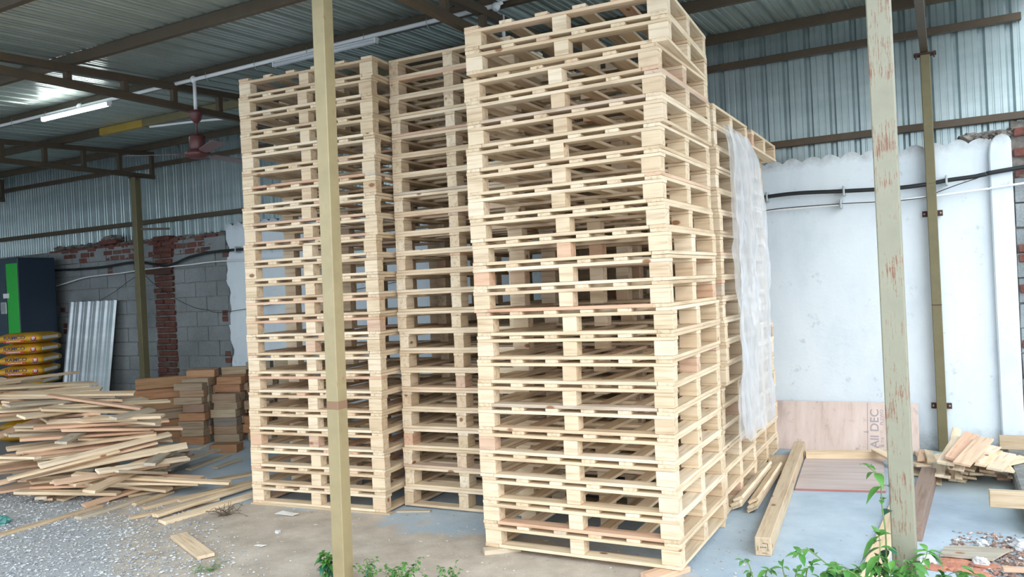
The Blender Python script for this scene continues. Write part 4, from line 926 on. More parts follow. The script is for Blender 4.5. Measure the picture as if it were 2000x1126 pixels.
F2 = ['short pale board hidden in the pile by white wall, %s from the left' % w_ for w_ in ('first', 'second', 'third', 'fourth', 'fifth', 'sixth', 'seventh', 'eighth')]
fi2 = 0
vi = 0
for row in HEAP2:
    if row[0] == 'f': plank(row, F2[fi2], 'short boards buried by the wall', 'short_board'); fi2 += 1
    else: plank(row, V2[vi], 'short boards piled by the white wall', 'short_board'); vi += 1

# ------------------------------------------------------------------ stacked used timber blocks
rb = random.Random(21)
a0 = R(18)
ex, ey = Vector((math.cos(a0), math.sin(a0), 0)), Vector((-math.sin(a0), math.cos(a0), 0))
BO = Vector((-5.93, 2.02, 0))      # near right corner of the first row
rows_lab = ['front', 'second', 'third', 'fourth', 'back']
hts = {(0, 0): 8, (0, 1): 8, (0, 2): 9, (0, 3): 9, (1, 1): 6, (1, 2): 8, (1, 3): 9, (2, 3): 10, (2, 2): 5, (3, 3): 11}
cols = ['left', 'middle', 'right', 'far right']
wd = ['bottom', 'second', 'third', 'fourth', 'fifth', 'sixth', 'seventh', 'eighth', 'ninth', 'tenth', 'eleventh']
for (ci, ri), n in sorted(hts.items()):
    z = 0.0
    for k in range(n):
        h = rb.choice((0.078, 0.088, 0.09, 0.095)); L = rb.uniform(0.26, 0.38); w = rb.uniform(0.085, 0.112)
        p = BO + ex * (ci * 0.335 - 0.17 - 0.02 + rb.uniform(-0.015, 0.015) - (L - 0.32) / 2) + ey * (ri * 0.118 + 0.06)
        if ci: L = min(L, 0.30)
        bm = NB(); box(bm, (0, 0, h / 2), (L, w, h - 0.001), None, 0.004, 0, 0.004, rb)
        o = obj('timber_block', bm, W_BLK, None, (p.x, p.y, z), (0, 0, a0 + R(rb.uniform(-3, 3))))
        pos = 'bottom' if k == 0 else ('top' if k == n - 1 else wd[k])
        tag(o, 'used timber block, %s course of the %s row, %s column beside left stack' % (pos, rows_lab[ri], cols[ci]), 'timber block', 'stacked timber blocks')
        z += h
z = 0
slab('timber_block', -5.38, 1.80, 0, a0 + R(4), 0.30, 0.16, 0.085, W_RED, 'reddish timber block lying alone before the block pile', 'timber block')
for i, (x, y, zz, L, yaw, mt, lab) in enumerate((
    (-6.55, 2.05, 0.0, 1.3, 52, W_RED, 'thick reddish timber at the foot of the block pile'), (-6.60, 2.13, 0.122, 1.2, 55, W_RED, 'thick brown timber second from the floor beside block pile'),
    (-6.62, 2.18, 0.244, 1.25, 50, W_BLK, 'thick dark timber third from the floor beside block pile'), (-6.60, 2.20, 0.366, 1.1, 56, W_RED, 'thick reddish timber fourth from the floor beside block pile'),
    (-6.62, 2.24, 0.488, 1.2, 52, W_BLK, 'dark brown timber just under the topmost long timber'), (-6.50, 2.28, 0.610, 1.1, 50, W_RED, 'long red brown timber topmost beside the block pile'))):
    slab('timber_beam', x, y, zz, R(yaw), L, 0.13, 0.12, mt, lab, 'timber', 'thick timbers beside the block pile', bev=0.004)
for i in range(10):      # pale short blocks stacked higher against the wall
    for j in range(3):
        if i > 8 and j == 2: continue
        slab('timber_block', -5.98 + j * 0.235, 3.15, 0.0 + i * 0.075, R(2 + rb.uniform(-3, 3)), 0.225, 0.11, 0.0745, W_PAL if i > 7 else W_OLD,
             'pale block, %s of the %s column of the neat pile under the white wall' % (('bottom' if i == 0 else wd[i] + ' up'), ('left', 'middle', 'right')[j]), 'timber block', 'pale blocks against the wall')

# ------------------------------------------------------------------ leaning sheet, machine, cement bags
bm = NB()
prof = []; x = 0
while x < 1.12:
    for dx, h in ((0, 0), (0.025, 0.026), (0.060, 0.026), (0.085, 0), (0.13, 0), (0.135, 0.004), (0.145, 0.004), (0.15, 0)):
        if x + dx < 1.12: prof.append((x + dx, h))
    x += 0.205
b0 = Vector((-10.68, 3.36, 0.0)); t0 = Vector((-10.60, 3.55, 1.66)); u = Vector((1, 0.0, -0.005)); n = Vector((0.0, -0.96, 0.26))
r0 = [bm.verts.new(b0 + u * a + n * h) for a, h in prof]; r1 = [bm.verts.new(t0 + u * a + n * h) for a, h in prof]
thicken(bm, r0, r1, n * -0.0015)
tag(obj('corrugated_sheet', bm, M_SHEET), 'loose corrugated metal sheet leaning on the grey block wall', 'metal sheet')
M_NAVY = plain('navy_cabinet_paint', (0.018, 0.035, 0.060), 0.45)
M_GREEN = plain('bright_green_paint', (0.004, 0.42, 0.025), 0.4)
m = empty('machine_cabinet', (-11.28, 3.18, 0), R(-2), 'navy machine cabinet with a bright green stripe at far left', 'machine')
bm = NB(); box(bm, (0, 0, 1.18), (1.0, 0.56, 2.36), None, 0.01); obj('body', bm, M_NAVY, m)
bm = NB(); box(bm, (0.345, -0.284, 1.28), (0.30, 0.012, 2.0), None, 0.004); obj('stripe_panel', bm, M_GREEN, m)['label'] = 'bright green panel'
bm = NB(); box(bm, (-0.17, -0.283, 1.02), (0.66, 0.008, 2.0), None, 0.003); obj('door', bm, M_NAVY, m)
bm = NB(); box(bm, (0.11, -0.296, 1.62), (0.15, 0.02, 0.18), None, 0.006); d = obj('display', bm, M_CLIP, m)
bm = NB(); box(bm, (0.11, -0.308, 1.62), (0.10, 0.006, 0.12), None, 0.002); obj('screen', bm, plain('dull_screen', (0.25, 0.27, 0.28), 0.2), d)
bm = NB(); box(bm, (0.18, -0.293, 1.80), (0.16, 0.006, 0.07), None, 0.001); obj('sticker', bm, M_WHITE, m)

def bag_mat():
    m, nt, b = new_mat('yellow_cement_sack', 0.5)
    v = coords(nt, (1, 1, 1)); n_ = noise_t(nt, v, 8, 5, 0.6)
    nt.links.new(ramp(nt, n_, [(0.3, (0.46, 0.24, 0.015)), (0.6, (0.60, 0.33, 0.02)), (0.8, (0.55, 0.33, 0.07))]), b.inputs['Base Color'])
    bump(nt, b, n_, 0.3, 0.01); return m
M_BAG = bag_mat()
M_INK = plain('navy_print', (0.05, 0.04, 0.10), 0.6)
M_REDINK = plain('red_print', (0.55, 0.03, 0.03), 0.6)
M_WINK = plain('white_print', (0.8, 0.8, 0.78), 0.6)
def text(name, body, size, mat, parent, M, ext=0.0008, sx=1.0, label=None):
    cu = bpy.data.curves.new(name, 'FONT'); cu.body = body; cu.size = size; cu.extrude = ext
    cu.align_x = 'CENTER'; cu.align_y = 'CENTER'; cu.offset = size * 0.012
    o = bpy.data.objects.new(name, cu); COL.objects.link(o)
    bpy.context.view_layer.update()
    me = bpy.data.meshes.new_from_object(o.evaluated_get(bpy.context.evaluated_depsgraph_get()))
    bpy.data.objects.remove(o)
    for v in me.vertices: v.co.x *= sx
    me.transform(M); me.materials.clear(); me.materials.append(mat)
    r = link(name, me, parent)
    if label: r['label'] = label
    return r
def facing_front(x, y, z): return Matrix.Translation((x, y, z)) @ Matrix.Rotation(PI / 2, 4, 'X')
bag_lab = ['topmost yellow cement bag beside the machine', 'second yellow cement bag from the top of the stack', 'third yellow cement bag from the top of the stack', 'fourth yellow cement bag from the top, half behind planks']
for k in range(10):
    top = 9 - k
    lab = bag_lab[top] if top < 4 else 'yellow cement bag hidden behind planks, %s from the ground' % ('first', 'second', 'third', 'fourth', 'fifth', 'sixth')[k]
    jx, jy, jr = rb.uniform(-.02, .02), rb.uniform(-.015, .015), rb.uniform(-3, 3)
    e = empty('cement_bag', (-8.62 + jx, 1.72 + jy, 0.0015 + k * 0.130), R(38 + jr), lab, 'cement bag', 'stack of yellow cement bags')
    bm = NB(); r = bmesh.ops.create_cube(bm, size=1.0)
    bmesh.ops.subdivide_edges(bm, edges=bm.edges[:], cuts=9, use_grid_fill=True)
    for v in bm.verts:
        X, Y_, Z = v.co.x * 2, v.co.y * 2, v.co.z * 2
        ed = max(abs(X) ** 8, abs(Y_) ** 6)
        zz = Z * (1 - 0.38 * ed) * 0.064
        fr = (1 - abs(Z) ** 3 * 0.12)
        wob = 0.004 * noise.noise(Vector((X * 2 + k, Y_ * 2, Z)))
        v.co = Vector((X * 0.245 * fr + wob, Y_ * 0.30 * fr + wob, zz + 0.0645 + 0.003 * noise.noise(Vector((X * 3 + k, Y_ * 3, 1)))))
    obj('sack', bm, M_BAG, e, smooth=True)
    bm = NB(); box(bm, (0.245, -0.03, 0.064), (0.006, 0.44, 0.035), None, 0.002); obj('end_seam', bm, M_WINK, e)['label'] = 'white stitched end'
    yf = -0.3030
    if top < 4:
        text('brand_print', 'RAMCO', 0.060, M_INK, e, facing_front(-0.045, yf, 0.078), sx=1.12)
        bm = NB(); box(bm, (-0.055, yf, 0.036), (0.23, 0.0016, 0.018)); s = obj('red_band', bm, M_REDINK, e); s['label'] = 'red printed band'
        text('small_print', 'SUPERGRADE', 0.020, M_WINK, s, facing_front(-0.055, yf - 0.001, 0.036), sx=1.3)
        bm = NB(); lathe(bm, [(0.001, 0.0), (0.030, 0.0), (0.030, 0.0016), (0.001, 0.0016)], n=24)
        bmesh.ops.transform(bm, matrix=Matrix.Translation((0.165, yf + 0.001, 0.066)) @ Matrix.Rotation(PI / 2, 4, 'X'), verts=bm.verts)
        em = obj('emblem', bm, M_REDINK, e); em['label'] = 'round red and white emblem'
        bm = NB(); lathe(bm, [(0.001, 0.0), (0.017, 0.0), (0.017, 0.0022), (0.001, 0.0022)], n=20)
        bmesh.ops.transform(bm, matrix=Matrix.Translation((0.165, yf + 0.0005, 0.064)) @ Matrix.Rotation(PI / 2, 4, 'X'), verts=bm.verts)
        for a in range(-60, 61, 30): bar(bm, (0.165, yf - 0.0012, 0.064), (0.165 + 0.031 * math.sin(R(a)), yf - 0.0012, 0.064 + 0.031 * math.cos(R(a))), 0.0016, 0.003)
        obj('emblem_centre', bm, M_WINK, em)
        bm = NB(); box(bm, (0.165, yf - 0.0002, 0.034), (0.075, 0.0016, 0.010)); box(bm, (0.165, yf - 0.0012, 0.064), (0.014, 0.0016, 0.012)); obj('emblem_caption', bm, M_INK, em)

# ------------------------------------------------------------------ right hand bay
def ply_mat():
    m, nt, b = new_mat('pinkish_plywood', 0.75)
    v = coords(nt, (7, 7, 1.3)); n_ = noise_t(nt, v, 1.4, 6, 0.65)
    c = ramp(nt, n_, [(0.28, (0.40, 0.30, 0.27)), (0.45, (0.60, 0.48, 0.43)), (0.7, (0.68, 0.57, 0.53))])
    v2 = coords(nt, (1, 1, 1)); n2 = noise_t(nt, v2, 9, 5, 0.7)
    c = mix(nt, ramp(nt, n2, [(0.58, (0, 0, 0)), (0.75, (0.7, 0.7, 0.7))]), c, (0.24, 0.19, 0.18))
    nt.links.new(c, b.inputs['Base Color']); return m
M_PLY = ply_mat()
M_PLYX = None
def ply_mat_x():
    m, nt, b = new_mat('flat_plywood', 0.7)
    v = coords(nt, (1.2, 9, 9)); n_ = noise_t(nt, v, 1.4, 6, 0.6)
    c = ramp(nt, n_, [(0.3, (0.42, 0.33, 0.30)), (0.5, (0.52, 0.43, 0.40)), (0.7, (0.57, 0.50, 0.48))])
    nt.links.new(c, b.inputs['Base Color']); return m
M_PLYX = ply_mat_x()
M_EDGE = plain('red_plywood_edge', (0.40, 0.16, 0.14), 0.8)
M_STAMP = plain('grey_stamp_ink', (0.34, 0.31, 0.33), 0.8)
p = empty('plywood_panel', (0.37, 3.345, 0.002), 0, 'pinkish plywood sheet with stamped lettering leaning on the white wall', 'plywood')
tilt = math.atan2(0.255, 0.395); p.rotation_euler = (-tilt, 0, R(1.0))
bm = NB(); box(bm, (0, 0.006, 0.235), (1.32, 0.012, 0.47), None, 0.001); obj('sheet', bm, M_PLY, p)
def on_ply(x, z, rot=True): return Matrix.Translation((x, -0.0004, z)) @ Matrix.Rotation(PI / 2, 4, 'X') @ Matrix.Rotation(PI / 2, 4, 'Z')
text('stamp_print', 'All DEC', 0.095, M_STAMP, p, on_ply(0.32, 0.225), 0.0005, 1.15, 'large grey stamped letters')
text('stamp_print', 'PLYWO', 0.035, M_STAMP, p, on_ply(0.375, 0.33), 0.0005, 1.2, 'small grey stamped letters')
text('stamp_print', 'IS: 710', 0.03, M_STAMP, p, on_ply(0.38, 0.10), 0.0005, 1.1, 'small grey stamped letters')
bm = NB(); box(bm, (0.262, -0.0002, 0.235), (0.006, 0.0012, 0.46)); box(bm, (0.262, -0.0004, 0.19), (0.014, 0.0014, 0.022)); box(bm, (0.245, -0.0004, 0.19), (0.03, 0.0014, 0.008))
for zz in [0.02 + 0.018 * i for i in range(25)]:
    box(bm, (0.412, -0.0002, zz), (0.010, 0.0012, rnd.uniform(0.006, 0.014))); 
    if rnd.random() > .25: box(bm, (0.440, -0.0002, zz), (0.009, 0.0012, rnd.uniform(0.008, 0.016)))
obj('stamp_rule', bm, M_STAMP, p)
e = empty('plywood_panel', (0.515, 2.52, 0.001), R(11), 'plywood sheet lying flat on the floor between beams', 'plywood')
bm = NB(); plate(bm, ((-0.36, -0.53, 0), (0.24, -0.53, 0), (0.36, 0.52, 0), (-0.24, 0.52, 0)), 0.014)
sh = obj('sheet', bm, [M_PLYX, M_EDGE], e)
for poly in sh.data.polygons:
    if abs(poly.normal.z) < 0.5: poly.material_index = 1
e = empty('timber_beam', (0.215, 1.83, 0), R(94.6), 'long square timber beam on the slab, its sawn end near camera', 'timber')
bm = NB(); box(bm, (0, 0, 0.052), (2.74, 0.088, 0.104), None, 0.004); obj('timber', bm, W_TAN, e)
bm = NB(); xs = -1.3712
for y0, z0, y1, z1 in ((-0.026, 0.030, -0.026, 0.070), (-0.026, 0.070, 0.004, 0.072), (0.028, 0.030, 0.027, 0.055), (-0.020, 0.018, 0.006, 0.017)): bar(bm, (xs, y0, z0), (xs, y1, z1), 0.0015, 0.0016)
for q in range(4): box(bm, (xs, -0.015 + q * 0.009, 0.050 - 0.001 * (q % 2)), (0.0015, 0.004, 0.006))
obj('end_stamp', bm, M_RUST, e)['label'] = 'faint dark stamp'
slab('batten', 0.50, 3.06, 0, R(14.5), 0.66, 0.09, 0.068, W_PAL, 'pale batten lying crosswise at the foot of the leaning plywood', 'board')
slab('short_board', 0.80, 2.93, 0.066, R(-55), 0.30, 0.07, 0.02, W_PAL, 'pale pointed offcut on the end of the crosswise batten', 'board', None, -0.12)
slab('dark_timber', 1.085, 1.72, 0, R(87.5), 1.42, 0.095, 0.11, W_DRK, 'dark brown timber on the slab behind the sage post', 'timber')
slab('long_plank', 0.925, 1.15, 0, R(87.5), 1.75, 0.100, 0.030, W_YEL, 'yellowish plank on the slab running behind the sage post', 'plank')
bl = [(-0.012, 1.83, 0.0, 90.5, -24), (-0.006, 1.80, 0.026, 90.2, -24), (-0.002, 1.84, 0.052, 90.8, -26), (0.085, 1.80, 0.0, 92, -28), (0.088, 1.78, 0.026, 92.5, -28), (0.092, 1.82, 0.053, 91.8, -30)]
bll = ['bottom board of the left half of the bundle beside pallets', 'middle board of the left half of the bundle beside pallets', 'top board of the left half of the bundle beside pallets',
       'bottom board of the right half of the bundle beside pallets', 'middle board of the right half of the bundle beside pallets', 'top board of the right half of the bundle beside pallets']
for (x, y, z, yaw, roll), lab in zip(bl, bll):
    slab('bundled_board', x, y, z + 0.018, R(yaw), 1.08, 0.074, 0.021, W_PAL, lab, 'board', 'bundle of boards beside the pallets', 0, R(roll))
slab('offcut_panel', 0.03, 2.62, 0, R(100), 0.62, 0.17, 0.035, W_TAN, 'brown board end behind the bundle beside the rear stack', 'board')
# ledge on the right with two boards lying across it
bm = NB(); box(bm, (2.0, 2.45, 0.06), (0.72, 2.3, 0.12), None, 0.012)
bmesh.ops.subdivide_edges(bm, edges=bm.edges[:], cuts=2)
tag(obj('trim_2', bm, M_MORTAR), kind='structure')
slab('thick_board', 1.98, 1.48, 0.1205, R(4), 1.05, 0.055, 0.098, W_TAN, 'thick board end jutting in at the right edge, nearer one', 'board', 'boards across the right ledge')
slab('thick_board', 2.12, 3.22, 0.1205, R(2), 1.05, 0.06, 0.10, W_TAN, 'thick board end jutting in above the short boards, farther one', 'board', 'boards across the right ledge')

# plastic film
def film_mat():
    m = bpy.data.materials.new('clear_plastic_film'); m.use_nodes = True; nt = m.node_tree; nt.nodes.clear()
    o = nt.nodes.new('ShaderNodeOutputMaterial')
    d = nt.nodes.new('ShaderNodeBsdfDiffuse'); d.inputs[0].default_value = (0.93, 0.95, 0.98, 1)
    t = nt.nodes.new('ShaderNodeBsdfTranslucent'); t.inputs[0].default_value = (0.93, 0.95, 0.98, 1)
    g = nt.nodes.new('ShaderNodeBsdfGlossy'); g.inputs['Roughness'].default_value = 0.13
    tr = nt.nodes.new('ShaderNodeBsdfTransparent'); tr.inputs[0].default_value = (0.97, 0.98, 1, 1)
    a = nt.nodes.new('ShaderNodeMixShader'); a.inputs[0].default_value = 0.35; nt.links.new(d.outputs[0], a.inputs[1]); nt.links.new(t.outputs[0], a.inputs[2])
    b = nt.nodes.new('ShaderNodeMixShader'); b.inputs[0].default_value = 0.2; nt.links.new(a.outputs[0], b.inputs[1]); nt.links.new(g.outputs[0], b.inputs[2])
    c = nt.nodes.new('ShaderNodeMixShader')
    v = coords(nt, (2, 6, 1.5)); n_ = noise_t(nt, v, 1.5, 4)
    nt.links.new(ramp(nt, n_, [(0.35, (0.66, 0.66, 0.66)), (0.65, (0.36, 0.36, 0.36))]), c.inputs[0])
    nt.links.new(b.outputs[0], c.inputs[1]); nt.links.new(tr.outputs[0], c.inputs[2]); nt.links.new(c.outputs[0], o.inputs[0])
    return m
M_FILM = film_mat()
keys = [(2.56, 1.20, 1.93), (2.40, 1.21, 2.08), (2.05, 1.23, 2.20), (1.7, 1.22, 2.23), (1.36, 1.19, 2.22), (1.0, 1.15, 2.26), (0.7, 1.10, 2.34), (0.46, 1.12, 2.30)]
def key(z):
    for (z0, a0_, b0_), (z1, a1_, b1_) in zip(keys, keys[1:]):
        if z <= z0 and z >= z1:
            t = (z0 - z) / (z0 - z1); return a0_ + (a1_ - a0_) * t, b0_ + (b1_ - b0_) * t
    return keys[-1][1:]
bm = NB(); NU, NV = 56, 110; grid = []
for layer in range(2):
    grid = []
    for j in range(NV + 1):
        v = j / NV; row = []
        for i in range(NU + 1):
            u = i / NU
            zb = 0.47 + 0.09 * abs(u - 0.24) * (1.6 if u < 0.24 else 0.4) - (0.02 if u > .6 else 0) + 0.02 * math.sin(u * 17 + layer)
            z = 2.56 + (zb - 2.56) * v
            a, b = key(z)
            a += 0.012 * layer * math.sin(z * 5); b -= 0.02 * layer
            y = a + (b - a) * (u + 0.012 * math.sin(z * 6 + u * 20))
            amp = 0.012 + 0.028 * min(1, v * 3)
            x = 0.075 + 0.022 * layer + amp * (0.35 * math.sin(u * 15 + 1.2 * math.sin(z * 2.1) + layer * 1.3) + 0.9 * noise.noise(Vector((u * 3.5, z * 1.3, layer * 4))) + 0.65 * noise.noise(Vector((u * 11, z * 4.5, layer * 4 + 9))) + 0.2 * noise.noise(Vector((u * 26, z * 13, layer * 4 + 19)))) 
            if v < 0.06: x -= 0.03 * (1 - v / 0.06)
            row.append(bm.verts.new((x, y, z)))
        grid.append(row)
    for j in range(NV):
        for i in range(NU): bm.faces.new((grid[j][i], grid[j][i + 1], grid[j + 1][i + 1], grid[j + 1][i])).smooth = True
# the part tucked under the top pallet
tag(obj('plastic_film', bm, M_FILM), 'crumpled clear plastic film hanging down the side of the pallets', 'plastic film')

# ------------------------------------------------------------------ plants
def leaf_mat(name, c1, c2):
    m, nt, b = new_mat(name, 0.45)
    v = coords(nt, (1, 1, 1)); n_ = noise_t(nt, v, 9, 3)
    nt.links.new(ramp(nt, n_, [(0.35, c1), (0.65, c2)]), b.inputs['Base Color']); return m
M_LEAF = leaf_mat('dark_green_leaf', (0.015, 0.085, 0.05), (0.04, 0.15, 0.085))
M_LEAF2 = leaf_mat('fresh_green_leaf', (0.05, 0.19, 0.035), (0.12, 0.30, 0.06))
M_STEM = plain('green_stem', (0.16, 0.24, 0.08), 0.6)
M_TWIG = plain('brown_twig', (0.13, 0.09, 0.06), 0.8)
rl = random.Random(5)
def leaf(bm, base, d, L, W, droop=0.35, mi=0):
    base = Vector(base); d = Vector(d).normalized()
    side = d.cross(Vector((0, 0, 1)))
    side = side.normalized() if side.length > 0.05 else Vector((1, 0, 0))
    upn = side.cross(d).normalized()
    ros = []
    for t, w in ((0.0, 0.05), (0.12, 0.45), (0.30, 0.92), (0.50, 1.0), (0.70, 0.72), (0.88, 0.30), (1.0, 0.02)):
        c = base + d * (L * t) - Vector((0, 0, 1)) * (droop * L * t * t)
        ww = W / 2 * w
        ros.append((bm.verts.new(c - side * ww + upn * ww * 0.35), bm.verts.new(c), bm.verts.new(c + side * ww + upn * ww * 0.35)))
    for a, b in zip(ros, ros[1:]):
        for k in (0, 1):
            f = bm.faces.new((a[k], a[k + 1], b[k + 1], b[k])); f.smooth = True; f.material_index = mi
def bush(name, loc, stems, lab, cat='plant', leafL=0.085, leafW=0.034, young=0.25, stem_r=0.004, start=0.35, step=0.035, twig=False):
    e = empty(name, loc, 0, lab, cat)
    fb, sb = NB(), NB()
    for pts in stems:
        path = smooth_path(pts, 6); n_ = len(path)
        tube(sb, path, stem_r, 6, rr=[stem_r * (1.1 - 0.7 * i / n_) for i in range(n_)])
        acc = 0; tot = sum((b - a).length for a, b in zip(path, path[1:])); run = 0; s = 1
        for a, b in zip(path, path[1:]):
            seg = (b - a).length; acc += seg; run += seg
            if run / tot > start and acc > step:
                acc = 0; s = -s
                t = (b - a).normalized(); out = Vector((t.y * s, -t.x * s, 0))
                if out.length < 0.2: out = Vector((math.cos(run * 60), math.sin(run * 60), 0))
                d = out.normalized() * rl.uniform(.6, 1) + t * rl.uniform(.2, .8) + Vector((rl.uniform(-.5, .5), rl.uniform(-.5, .5), rl.uniform(-.35, .25)))
                k = rl.uniform(0.7, 1.1); mi = 1 if (run / tot > 0.8 or rl.random() < young * 0.4) else 0
                leaf(fb, b, d, leafL * k * (0.75 if mi else 1), leafW * k * (0.75 if mi else 1), rl.uniform(0.25, 0.8), mi)
                if rl.random() > 0.4: leaf(fb, b, d * -0.6 + Vector((rl.uniform(-.4, .4), rl.uniform(-.4, .4), rl.uniform(-.2, .3))), leafL * k * .9, leafW * k * .9, rl.uniform(0.3, 0.8), mi)
        for q in range(3): leaf(fb, path[-1], (rl.uniform(-1, 1), rl.uniform(-1, 1), rl.uniform(0.0, .6)), leafL * .65, leafW * .6, 0.3, 1)
    obj('stems', sb, M_TWIG if twig else M_STEM, e)
    if len(fb.verts): obj('foliage', fb, [M_LEAF, M_LEAF2], e)
    return e
st = []
# sideways shoots as the photo shows them, u = along the picture, h = height
ux, uy = 0.879, 0.475
def P2(u, h, dep=0.0): return (ux * u - uy * dep, uy * u + ux * dep, h)
shoots = [((-0.02, 0), (-0.04, 0.25), (-0.12, 0.42), (-0.24, 0.54), (-0.29, 0.545)), ((0, 0), (-0.02, 0.25), (-0.06, 0.40), (-0.14, 0.50), (-0.20, 0.52)),
          ((0.02, 0), (0.05, 0.25), (0.11, 0.42), (0.16, 0.50), (0.19, 0.52)), ((0.02, 0), (0.08, 0.25), (0.16, 0.38), (0.24, 0.46), (0.29, 0.475)),
          ((0.0, 0), (0.0, 0.25), (-0.02, 0.42), (0.0, 0.54), (0.02, 0.58)), ((0.02, 0), (0.04, 0.2), (0.05, 0.36), (0.07, 0.47), (0.05, 0.54)),
          ((0.0, 0), (-0.08, 0.2), (-0.15, 0.32), (-0.20, 0.40), (-0.22, 0.45)), ((0.03, 0), (0.12, 0.2), (0.20, 0.30), (0.24, 0.38), (0.26, 0.40)),
          ((0, 0), (-0.05, 0.15), (-0.06, 0.3), (-0.09, 0.42), (-0.07, 0.47)), ((0, 0), (0.03, 0.2), (0.10, 0.3), (0.13, 0.40), (0.11, 0.44)), ((0, 0), (-0.03, 0.2), (0.0, 0.3), (-0.03, 0.40), (0.01, 0.46))]
shoots += [[(u * 0.75 + rl.uniform(-.03, .03), h * rl.uniform(.80, .92)) for u, h in s_] for s_ in shoots[:]] + [[(u * 0.5 + rl.uniform(-.04, .04), h * rl.uniform(.8, .9)) for u, h in s_] for s_ in shoots[:]]
for i, sh_ in enumerate(shoots):
    st.append([P2(u, h, rl.uniform(-.04, .04) + (-0.04 if i % 2 else 0.03) * h * 3) for u, h in sh_])
bush('leafy_bush', (1.05, -0.95, 0), st, 'leafy green bush growing at the foot of the sage post', 'bush', 0.092, 0.040, step=0.022)
bush('climbing_shoot', (1.035, -0.815, 0), [[(0.0, 0, 0), (0.0, 0, 0.3), (0.012, 0.0, 0.55), (0.004, 0.0, 0.68), (0.0, 0, 0.78), (-0.04, -0.01, 0.83)]], 'thin shoot climbing the left side of the sage post', 'plant', 0.07, 0.035, start=0.6, step=0.05)
bush('seedling', (0.56, -0.86, 0), [[(0.02, 0, 0), (0.01, 0, 0.25), (-0.01, 0, 0.40), (-0.035, 0, 0.425)], [(0.02, 0, 0), (0.03, 0, 0.25), (0.05, 0, 0.385), (0.065, 0, 0.40)]], 'leaf tips poking up at the bottom edge, left sprig', 'plant', 0.07, 0.03, start=0.75, step=0.03)
bush('seedling', (0.72, -0.86, 0), [[(0.0, 0, 0), (-0.01, 0, 0.25), (-0.04, -0.01, 0.40), (-0.045, 0, 0.42)], [(0.02, 0, 0), (0.03, 0, 0.25), (0.04, 0.02, 0.40), (0.06, 0.02, 0.43)], [(0, 0, 0), (0, 0, .2), (0.0, 0, 0.37), (0.01, 0, 0.41)]], 'leaf tips poking up at the bottom edge, right sprig', 'plant', 0.07, 0.03, start=0.75, step=0.03)
def tuft(name, x, y, n_, h, lab, L=0.03, W=0.016, spread=0.07, start=0.3):
    ss = []
    for i in range(n_):
        a = rl.uniform(0, 6.28); q = rl.uniform(.3, 1) * spread; hh = h * rl.uniform(.6, 1)
        ss.append([(0, 0, 0), (math.cos(a) * q * .4, math.sin(a) * q * .4, hh * .6), (math.cos(a) * q, math.sin(a) * q, hh)])
    bush(name, (x, y, 0), ss, lab, 'weed', L, W, 1.5, 0.0018, start, 0.016)
tuft('weed', -1.80, -0.72, 7, 0.16, 'broad leaved weed left of the ochre post foot', 0.065, 0.035, 0.07)
tuft('weed', -1.52, -0.70, 9, 0.14, 'low weed right of the ochre post foot', 0.03, 0.02, 0.08)
tuft('weed', -1.28, -0.74, 14, 0.17, 'bright green weed clump right of the ochre post', 0.035, 0.02, 0.12)
tuft('weed', -1.14, -0.66, 8, 0.10, 'small weed patch between two brighter weed clumps', 0.025, 0.014, 0.10)
tuft('weed', -1.03, -0.66, 9, 0.17, 'small green weed clump in front of the front stack', 0.03, 0.018, 0.07)
tuft('weed', -2.55, -0.85, 10, 0.04, 'flat grassy weed in the gravel at bottom left', 0.03, 0.006, 0.13, 0.1)
tuft('weed', -0.78, -0.72, 6, 0.05, 'tiny weed at bottom edge below the front stack', 0.02, 0.01, 0.10)
dw = []
for i in range(26):
    a = rl.uniform(0, 6.28); q = rl.uniform(.06, .22)
    dw.append([(rl.uniform(-.05, .05), rl.uniform(-.05, .05), 0.003), (math.cos(a) * q * .5, math.sin(a) * q * .4, rl.uniform(.02, .08)), (math.cos(a) * q, math.sin(a) * q * .6, rl.uniform(.005, .10))])
e = empty('dried_weed', (-3.42, 0.02, 0), 0, 'dry dark twiggy weed at the foot of the left stack', 'weed')
sb = NB()
for pts in dw: tube(sb, smooth_path(pts, 3), 0.0018, 4)
obj('twigs', sb, M_TWIG, e)

# ------------------------------------------------------------------ loose things on the ground
slab('plank', -3.03, -0.60, 0.006, R(-24), 0.60, 0.105, 0.022, W_PAL, 'single pale plank lying alone on the gravel', 'plank', None, 0.0)
def stones(name, n_, region, smin, smax, mat, lab, seed, kind='stuff', cat='gravel', zs=0.5):
    r = random.Random(seed); V = []; F = []
    octa = ((1, 0, 0), (0, 1, 0), (-1, 0, 0), (0, -1, 0), (0, 0, 1), (0, 0, -1))
    tri = ((0, 1, 4), (1, 2, 4), (2, 3, 4), (3, 0, 4), (1, 0, 5), (2, 1, 5), (3, 2, 5), (0, 3, 5))
    k = 0
    while k < n_:
        p_ = region(r)
        if p_ is None: continue
        x, y = p_
        s = smin + (smax - smin) * r.random() ** 2.5
        a = r.uniform(0, 6.28); b0 = len(V); c_, s_ = math.cos(a), math.sin(a)
        for ox, oy, oz in octa:
            px = ox * s * r.uniform(.6, 1.2); py = oy * s * r.uniform(.5, 1.0); pz = oz * s * zs * r.uniform(.7, 1.1)
            px += r.uniform(-.3, .3) * s; py += r.uniform(-.3, .3) * s
            V.append((x + px * c_ - py * s_, y + px * s_ + py * c_, max(0.0005, pz + s * zs * 0.5)))
        for f_ in tri: F.append(tuple(b0 + i for i in f_))
        k += 1
    me = bpy.data.meshes.new(name); me.from_pydata(V, [], F); me.update(); me.materials.append(mat)
    return tag(link(name, me), lab, cat, None, kind)
